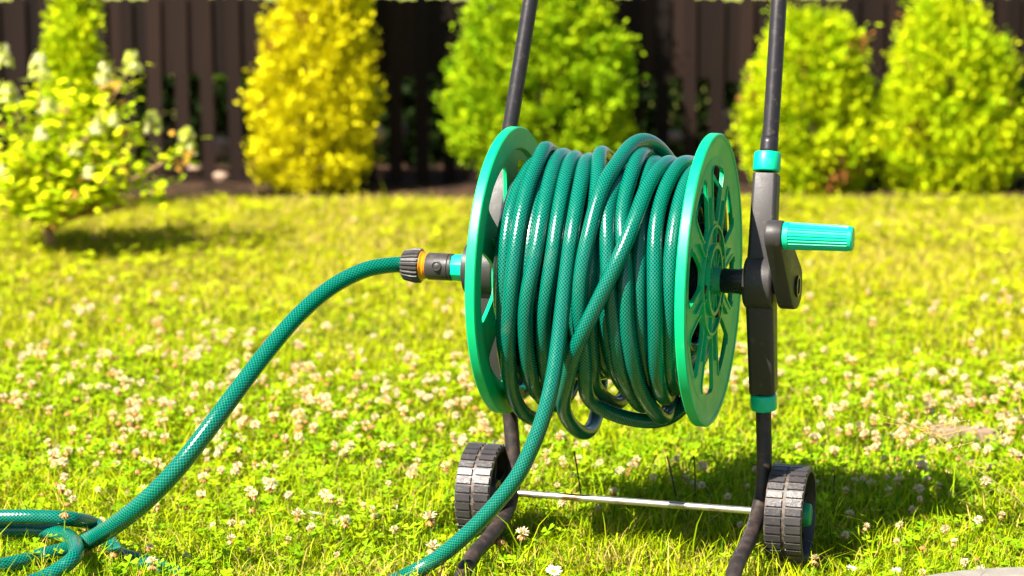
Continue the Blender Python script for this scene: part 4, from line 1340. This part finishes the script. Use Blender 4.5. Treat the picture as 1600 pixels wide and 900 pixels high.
def conifer(px, Y, base_py, prof_px, ca, cb, label, seed, clumps=420, per=46, tall=None, dryfrac=0.04, depth=0.5, cx_shift=None, name='conifer_shrub'):
    """prof_px: list of (py, left px, right px)"""
    r = np.random.default_rng(seed)
    prof = sorted([(at(px, py, Y).z, at(l, py, Y).x, at(rr_, py, Y).x) for py, l, rr_ in prof_px])
    zs_ = np.array([p[0] for p in prof]); xl = np.array([p[1] for p in prof]); xr = np.array([p[2] for p in prof])
    bx = (xl[0] + xr[0]) / 2
    root = empty(name, (bx, Y, GROUND_Z))
    tag(root, label, 'conifer' if 'conifer' in name else 'shrub', None)
    z = r.uniform(zs_[0], zs_[-1], clumps * 3)
    wz = np.interp(z, zs_, (xr - xl) / 2); keep = r.random(len(z)) < (wz / wz.max()) ** 1.2 + 0.05
    z = z[keep][:clumps]; n = len(z)
    cxz = np.interp(z, zs_, (xl + xr) / 2); w = np.maximum(np.interp(z, zs_, (xr - xl) / 2) - 0.014, 0.01)
    ph = r.uniform(0, 2 * PI, n); rad_ = 1 - np.abs(r.normal(0, 0.17, n)); rad_ = np.clip(rad_, 0.25, 1.04) - 0.06 - 0.10 * (r.random(n) < 0.3) + 0.10 * (r.random(n) < 0.08)
    lump = 1 + 0.08 * np.sin(ph * 5 + z * 30) + 0.06 * np.sin(ph * 9 - z * 47)
    X = cxz - bx + np.cos(ph) * w * rad_ * lump; Yy = np.sin(ph) * w * rad_ * lump * depth
    ctr = np.stack([X, Yy, z - GROUND_Z], 1)
    out = np.stack([np.cos(ph), np.sin(ph), np.full(n, 0.75)], 1) + r.normal(0, 0.25, (n, 3)); out /= np.linalg.norm(out, axis=1)[:, None]
    t = np.clip(r.normal(0.5, 0.3, n), 0, 1)[:, None]
    cc = ca * (1 - t) + cb * t
    dr = r.random(n) < dryfrac; cc[dr] = np.array([0.30, 0.13, 0.03])
    cs = r.uniform(0.022, 0.040, n)
    C = np.repeat(ctr, per, 0); O = np.repeat(out, per, 0)
    g = r.normal(0, 1, (n * per, 3)) * np.repeat(cs, per)[:, None] * 0.34
    along = r.uniform(-0.5, 0.9, n * per)[:, None] * np.repeat(cs, per)[:, None]
    P = C + g + O * along
    P[:, 2] = np.maximum(P[:, 2], 0.003)
    D = O + r.normal(0, 0.45, (n * per, 3))
    colr = np.repeat(cc, per, 0) * r.uniform(0.75, 1.25, (n * per, 1))
    V, F, Cc = cards(P, D, r.uniform(0.008, 0.018, n * per), colr, r, 0.65)
    o = link('crown', np_mesh('crown', V, [F], Cc), M['leaf'], root)
    # trunk and limbs
    bm = bmesh.new(); H = zs_[-1] - GROUND_Z
    def limb(p, q, r0, r1):
        p = Vector(p); q = Vector(q); ax = (q - p); l = ax.length
        vs = bmesh.ops.create_cone(bm, segments=8, radius1=r0, radius2=r1, depth=l, cap_ends=True)['verts']
        bmesh.ops.transform(bm, matrix=Matrix.Translation((p + q) / 2) @ Vector((0, 0, 1)).rotation_difference(ax).to_matrix().to_4x4(), verts=vs)
    limb((0, 0, 0), (0, 0, H * 0.85), 0.012, 0.003)
    for k in range(26):
        a = k * 2.4; zz = H * (0.04 + 0.74 * k / 26); wv = float(np.interp(zz + GROUND_Z, zs_, (xr - xl) / 2)) * 0.75
        limb((0, 0, zz), (math.cos(a) * wv, math.sin(a) * wv * depth, zz + wv * 0.5), 0.004, 0.0012)
    from_bm('trunk', bm, M['bark'], root)
    return root
YEL_A = np.array([0.60, 0.54, 0.006]); YEL_B = np.array([0.82, 0.76, 0.010])
LIM_A = np.array([0.18, 0.36, 0.005]); LIM_B = np.array([0.44, 0.54, 0.007])
RL_A = np.array([0.30, 0.47, 0.005]); RL_B = np.array([0.68, 0.72, 0.008])
conifer(490, 5.165, 285, [(288, 395, 560), (250, 385, 590), (200, 382, 596), (150, 388, 590), (100, 400, 586), (50, 414, 582), (0, 428, 580), (-60, 440, 572), (-130, 452, 562), (-220, 470, 545), (-320, 497, 515)], YEL_A, YEL_B,
        'tall bright yellow conifer shrub standing in front of the fence', 21, clumps=560, dryfrac=0.035)
conifer(845, 5.165, 285, [(286, 760, 930), (250, 725, 965), (205, 692, 992), (160, 690, 1000), (110, 700, 992), (60, 716, 975), (20, 732, 948), (-20, 752, 925), (-90, 770, 908), (-200, 792, 888), (-300, 815, 865), (-350, 835, 845)], LIM_A, LIM_B,
        'broad lime green conifer shrub behind the hose drum', 22, clumps=1050, dryfrac=0.0)
conifer(1262, 5.165, 295, [(300, 1185, 1350), (260, 1160, 1366), (210, 1152, 1368), (160, 1158, 1358), (110, 1188, 1350), (70, 1200, 1342), (40, 1212, 1318), (22, 1225, 1290)], RL_A, RL_B,
        'yellow-green rounded conifer shrub behind the crank handle', 23, clumps=560, dryfrac=0.02)
conifer(1475, 5.165, 298, [(302, 1400, 1560), (260, 1365, 1590), (200, 1358, 1590), (150, 1376, 1586), (100, 1398, 1576), (60, 1406, 1556), (20, 1420, 1535), (-15, 1450, 1500)], RL_A, RL_B,
        'large yellow-green conifer shrub at right, the taller of the pair right of the crank', 24, clumps=640, dryfrac=0.02)
conifer(1665, 5.165, 298, [(302, 1605, 1720), (260, 1592, 1735), (210, 1600, 1730), (160, 1620, 1710), (110, 1645, 1690)], RL_A, RL_B,
        'low yellow-green conifer shrub cut off by the right edge', 25, clumps=240)
conifer(112, 4.85, 285, [(290, 70, 160), (220, 66, 164), (150, 72, 156), (100, 76, 152), (50, 84, 148), (0, 88, 142), (-40, 96, 134), (-75, 108, 120)], RL_A * 0.95, RL_B * 0.95,
        'narrow upright conifer behind the flowering shrub at left', 26, clumps=300, dryfrac=0.0)

def flowering_shrub(px0, Y, base, span, tips, label, seed, nleaf):
    r = np.random.default_rng(seed); rr = random.Random(seed)
    b0 = on_z(px0, base, GROUND_Z); root = empty('flowering_shrub', (b0.x, b0.y, GROUND_Z))
    tag(root, label, 'shrub')
    O = Vector((b0.x, b0.y, GROUND_Z))
    paths = []
    for (px, py, dy) in tips:
        tip = at(px, py, b0.y + dy) - O
        mid = Vector((tip.x * 0.35, tip.y * 0.35, tip.z * 0.55))
        fk = rr.uniform(0.035, 0.06)
        paths.append(catmull([Vector((rr.gauss(0, .003), rr.gauss(0, .003), 0)), Vector((rr.gauss(0, .004), rr.gauss(0, .004), fk)), Vector((tip.x * 0.22, tip.y * 0.22, max(fk + 0.02, tip.z * 0.35))), Vector((tip.x * 0.5, tip.y * 0.5, max(fk + 0.03, tip.z * 0.62))), tip], 8))
    bm = bmesh.new()
    Vt, Ft, off = [], [], 0
    for p in paths:
        me = tube_mesh('b', p, [0.0045 - 0.003 * i / (len(p) - 1) for i in range(len(p))], 6, caps=False)
        v = np.zeros(len(me.vertices) * 3, dtype=np.float32); me.vertices.foreach_get('co', v); f = np.zeros(len(me.loops), dtype=np.int32); me.loops.foreach_get('vertex_index', f)
        Vt.append(v.reshape(-1, 3)); Ft.append(f.reshape(-1, 4) + off); off += len(v) // 3; bpy.data.meshes.remove(me)
    mt, nt, b = new_mat('red_brown_stem'); b.inputs['Base Color'].default_value = (0.40, 0.22, 0.10, 1); setin(b, Roughness=0.6)
    link('stems', np_mesh('stems', np.concatenate(Vt), [np.concatenate(Ft)]), mt, root, smooth=True)
    # ovate leaves in pairs along the stems
    V, F, C = [], [], []
    outl = [(0, 0, 0), (0.3, 0.26, 0.05), (0.62, 0.24, 0.03), (1.0, 0, -0.06), (0.62, -0.24, 0.03), (0.3, -0.26, 0.05)]
    for i in range(nleaf):
        p = paths[rr.randrange(len(paths))]; t = rr.uniform(0.40, 1.0) ** 0.8; q = p[min(len(p) - 1, int(t * (len(p) - 1)))]
        q = q + Vector((rr.gauss(0, 0.022), rr.gauss(0, 0.022), rr.gauss(0, 0.016)))
        if q.z < 0.062 + 0.04 * abs(math.sin(q.x * 9)): continue
        a = rr.uniform(0, 2 * PI); el = rr.uniform(-0.5, 0.7)
        d = Vector((math.cos(a) * math.cos(el), math.sin(a) * math.cos(el), math.sin(el)))
        s = d.cross(Vector((rr.gauss(0, .35), rr.gauss(0, .35), 1))).normalized(); nn = s.cross(d)
        L = rr.uniform(0.019, 0.034); k = len(V)
        for u, w, h in outl: V.append(q + d * u * L + s * w * L + nn * h * L)
        F.append([k + j for j in range(6)])
        c = np.array([0.42, 0.56, 0.008]) if rr.random() < 0.5 else np.array([0.70, 0.76, 0.010])
        if rr.random() < 0.07: c = np.array([0.40, 0.22, 0.03])
        C += [c * rr.uniform(0.75, 1.2)] * 6
    link('leaves', np_mesh('leaves', np.array([tuple(v) for v in V]), [np.array(F)], np.array(C)), M['leaf'], root)
    return root, paths

def panicle(parent, tip, length, wid, seed, tone):
    r = random.Random(seed); V, F, C = [], [], []
    for i in range(64):
        t = r.random(); a = r.uniform(0, 2 * PI); rad_ = wid * 1.15 * (1 - t * 0.55) * math.sqrt(r.uniform(0.3, 1))
        c = Vector(tip) + Vector((rad_ * math.cos(a), rad_ * math.sin(a), t * length))
        n = Vector((math.cos(a), math.sin(a), 0.6)).normalized(); s = n.cross(Vector((0, 0, 1))).normalized(); u = s.cross(n)
        e = r.uniform(0.0035, 0.0075); k = len(V)
        for j in range(4):
            b = j * PI / 2 + 0.3; V.append(c + s * e * math.cos(b) + u * e * math.sin(b))
        F.append([k, k + 1, k + 2, k + 3])
        col = np.array([0.62, 0.60, 0.28]) if r.random() < tone else np.array([0.45, 0.50, 0.06])
        C += [col * r.uniform(0.8, 1.05)] * 4
    link('flower_cluster', np_mesh('flower_cluster', np.array([tuple(v) for v in V]), [np.array(F)], np.array(C)), M['petal'], parent)

tips = [(60, 125, -0.05), (95, 160, 0.05), (205, 105, -0.02), (170, 150, -0.08), (232, 205, -0.02), (290, 235, -0.06), (262, 290, 0.0), (15, 150, -0.05), (5, 190, -0.1), (-20, 230, 0.05),
        (40, 210, -0.12), (130, 215, -0.14), (190, 260, -0.12), (75, 265, -0.16), (140, 300, -0.15), (20, 290, -0.12), (220, 320, -0.06), (95, 330, -0.15), (40, 335, -0.1), (170, 335, -0.1), (-30, 320, 0), (150, 180, 0.10), (80, 220, 0.12), (200, 290, 0.12), (10, 260, 0.1), (60, 300, -0.2), (110, 310, -0.2), (0, 340, -0.12), (240, 300, -0.1), (150, 250, -0.1), (100, 190, -0.08), (30, 240, -0.15), (-40, 270, -0.05), (200, 200, 0.0), (110, 130, 0.06)]
shr, pth = flowering_shrub(78, 4.2, 392, None, tips, 'leafy flowering shrub with cream flower clusters at the left edge', 31, 3300)
O = Vector(shr.location)
for i, (px, py, dy, L, w, tone) in enumerate([(62, 125, -0.05, 0.055, 0.024, 0.9), (207, 112, -0.02, 0.045, 0.022, 0.55), (163, 130, -0.08, 0.045, 0.02, 0.85), (238, 205, -0.02, 0.045, 0.022, 0.6), (292, 240, -0.06, 0.06, 0.022, 0.45),
                                              (12, 160, -0.1, 0.045, 0.024, 0.9), (75, 175, -0.12, 0.03, 0.018, 0.9), (152, 205, -0.14, 0.025, 0.014, 0.9), (178, 195, -0.12, 0.028, 0.016, 0.7), (120, 240, -0.14, 0.02, 0.012, 0.8), (140, 275, -0.15, 0.02, 0.013, 0.8), (5, 275, -0.12, 0.025, 0.014, 0.9), (65, 215, -0.14, 0.025, 0.014, 0.8), (5, 105, -0.05, 0.05, 0.02, 0.7)]):
    panicle(shr, at(px, py, O.y + dy) - O, L * 0.8, w * 0.95, 50 + i, tone * 0.6)

# plants and stones beyond and below the fence
def back_hedge():
    r = np.random.default_rng(77); n = 70000
    x = r.uniform(-2.2, 2.6, n); z = r.uniform(0, 0.31, n) * (0.88 + 0.12 * np.sin(x * 5.1)); y = 5.75 + r.normal(0, 0.07, n) + 0.05 * np.sin(x * 9)
    d = r.normal(0, 1, (n, 3)); d[:, 2] = np.abs(d[:, 2])
    t = r.random((n, 1)); col = np.array([0.008, 0.016, 0.004]) * (1 - t) + np.array([0.013, 0.026, 0.004]) * t  # shade behind the fence is put into these very dark leaf colours
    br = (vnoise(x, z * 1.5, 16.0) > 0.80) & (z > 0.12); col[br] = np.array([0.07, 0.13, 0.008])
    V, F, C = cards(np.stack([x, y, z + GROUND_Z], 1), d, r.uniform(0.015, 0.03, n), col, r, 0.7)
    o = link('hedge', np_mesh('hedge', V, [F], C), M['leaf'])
    tag(o, 'low green hedge showing through the fence gaps, shade painted into its dark leaf colour', 'hedge')
back_hedge()

def rock(px, py, Y, s, label, seed):
    r = random.Random(seed); bm = bmesh.new()
    bmesh.ops.create_icosphere(bm, subdivisions=3, radius=1)
    ph = [r.uniform(0, 6) for _ in range(4)]
    for v in bm.verts:
        k = 1 + 0.12 * math.sin(v.co.x * 3 + ph[0]) + 0.1 * math.sin(v.co.y * 4 + ph[1]) + 0.08 * math.sin(v.co.z * 5 + ph[2])
        v.co = Vector((v.co.x * s[0] * k, v.co.y * s[1] * k, v.co.z * s[2] * k))
    o = from_bm('stone', bm, M['stone'], None, smooth=True)
    p = at(px, py, Y); o.location = (p.x, p.y, max(p.z, GROUND_Z + s[2] * 0.6)); o.rotation_euler.z = r.uniform(0, 3)
    tag(o, label, 'stone')
rock(348, 232, 5.46, (0.020, 0.02, 0.024), 'pale tan stone behind the fence pickets, left of the yellow conifer', 1)
rock(347, 276, 5.22, (0.016, 0.015, 0.012), 'small orange tan stone at the foot of the fence left of the yellow conifer', 2)
rock(305, 262, 5.20, (0.014, 0.013, 0.010), 'small brown stone at the fence foot right of the flowering shrub', 3)
rock(588, 210, 5.22, (0.022, 0.02, 0.020), 'orange brown stone right of the yellow conifer', 4)
rock(625, 205, 5.45, (0.014, 0.014, 0.018), 'rust brown stone behind the fence between the yellow and the lime green conifers', 5)
rock(1052, 214, 5.44, (0.022, 0.02, 0.014), 'rust brown stone behind the fence left of the right flange', 6)
rock(1140, 195, 5.44, (0.016, 0.02, 0.030), 'upright rust brown stone behind the fence near the right flange', 7)

# rough grass tufts along the bed edge
def bed_edge():
    r = np.random.default_rng(3); n = 5200
    x = r.uniform(-1.9, 2.2, n); y = 4.88 + r.normal(0, 0.05, n) + 0.03 * np.sin(x * 8)
    V, Q, T, k = grass_blades(x, y, r.uniform(0.012, 0.036, n), 0.003 * r.uniform(0.7, 1.3, n), 0.6, 2)
    c = turf_colour(x, y, n)
    o = link('edge_grass', np_mesh('edge_grass', V, [Q, T], np.repeat(c, k, 0)), M['leaf'])
    tag(o, 'ragged yellow-green grass along the edge of the planting bed', 'grass', kind='stuff')
bed_edge()
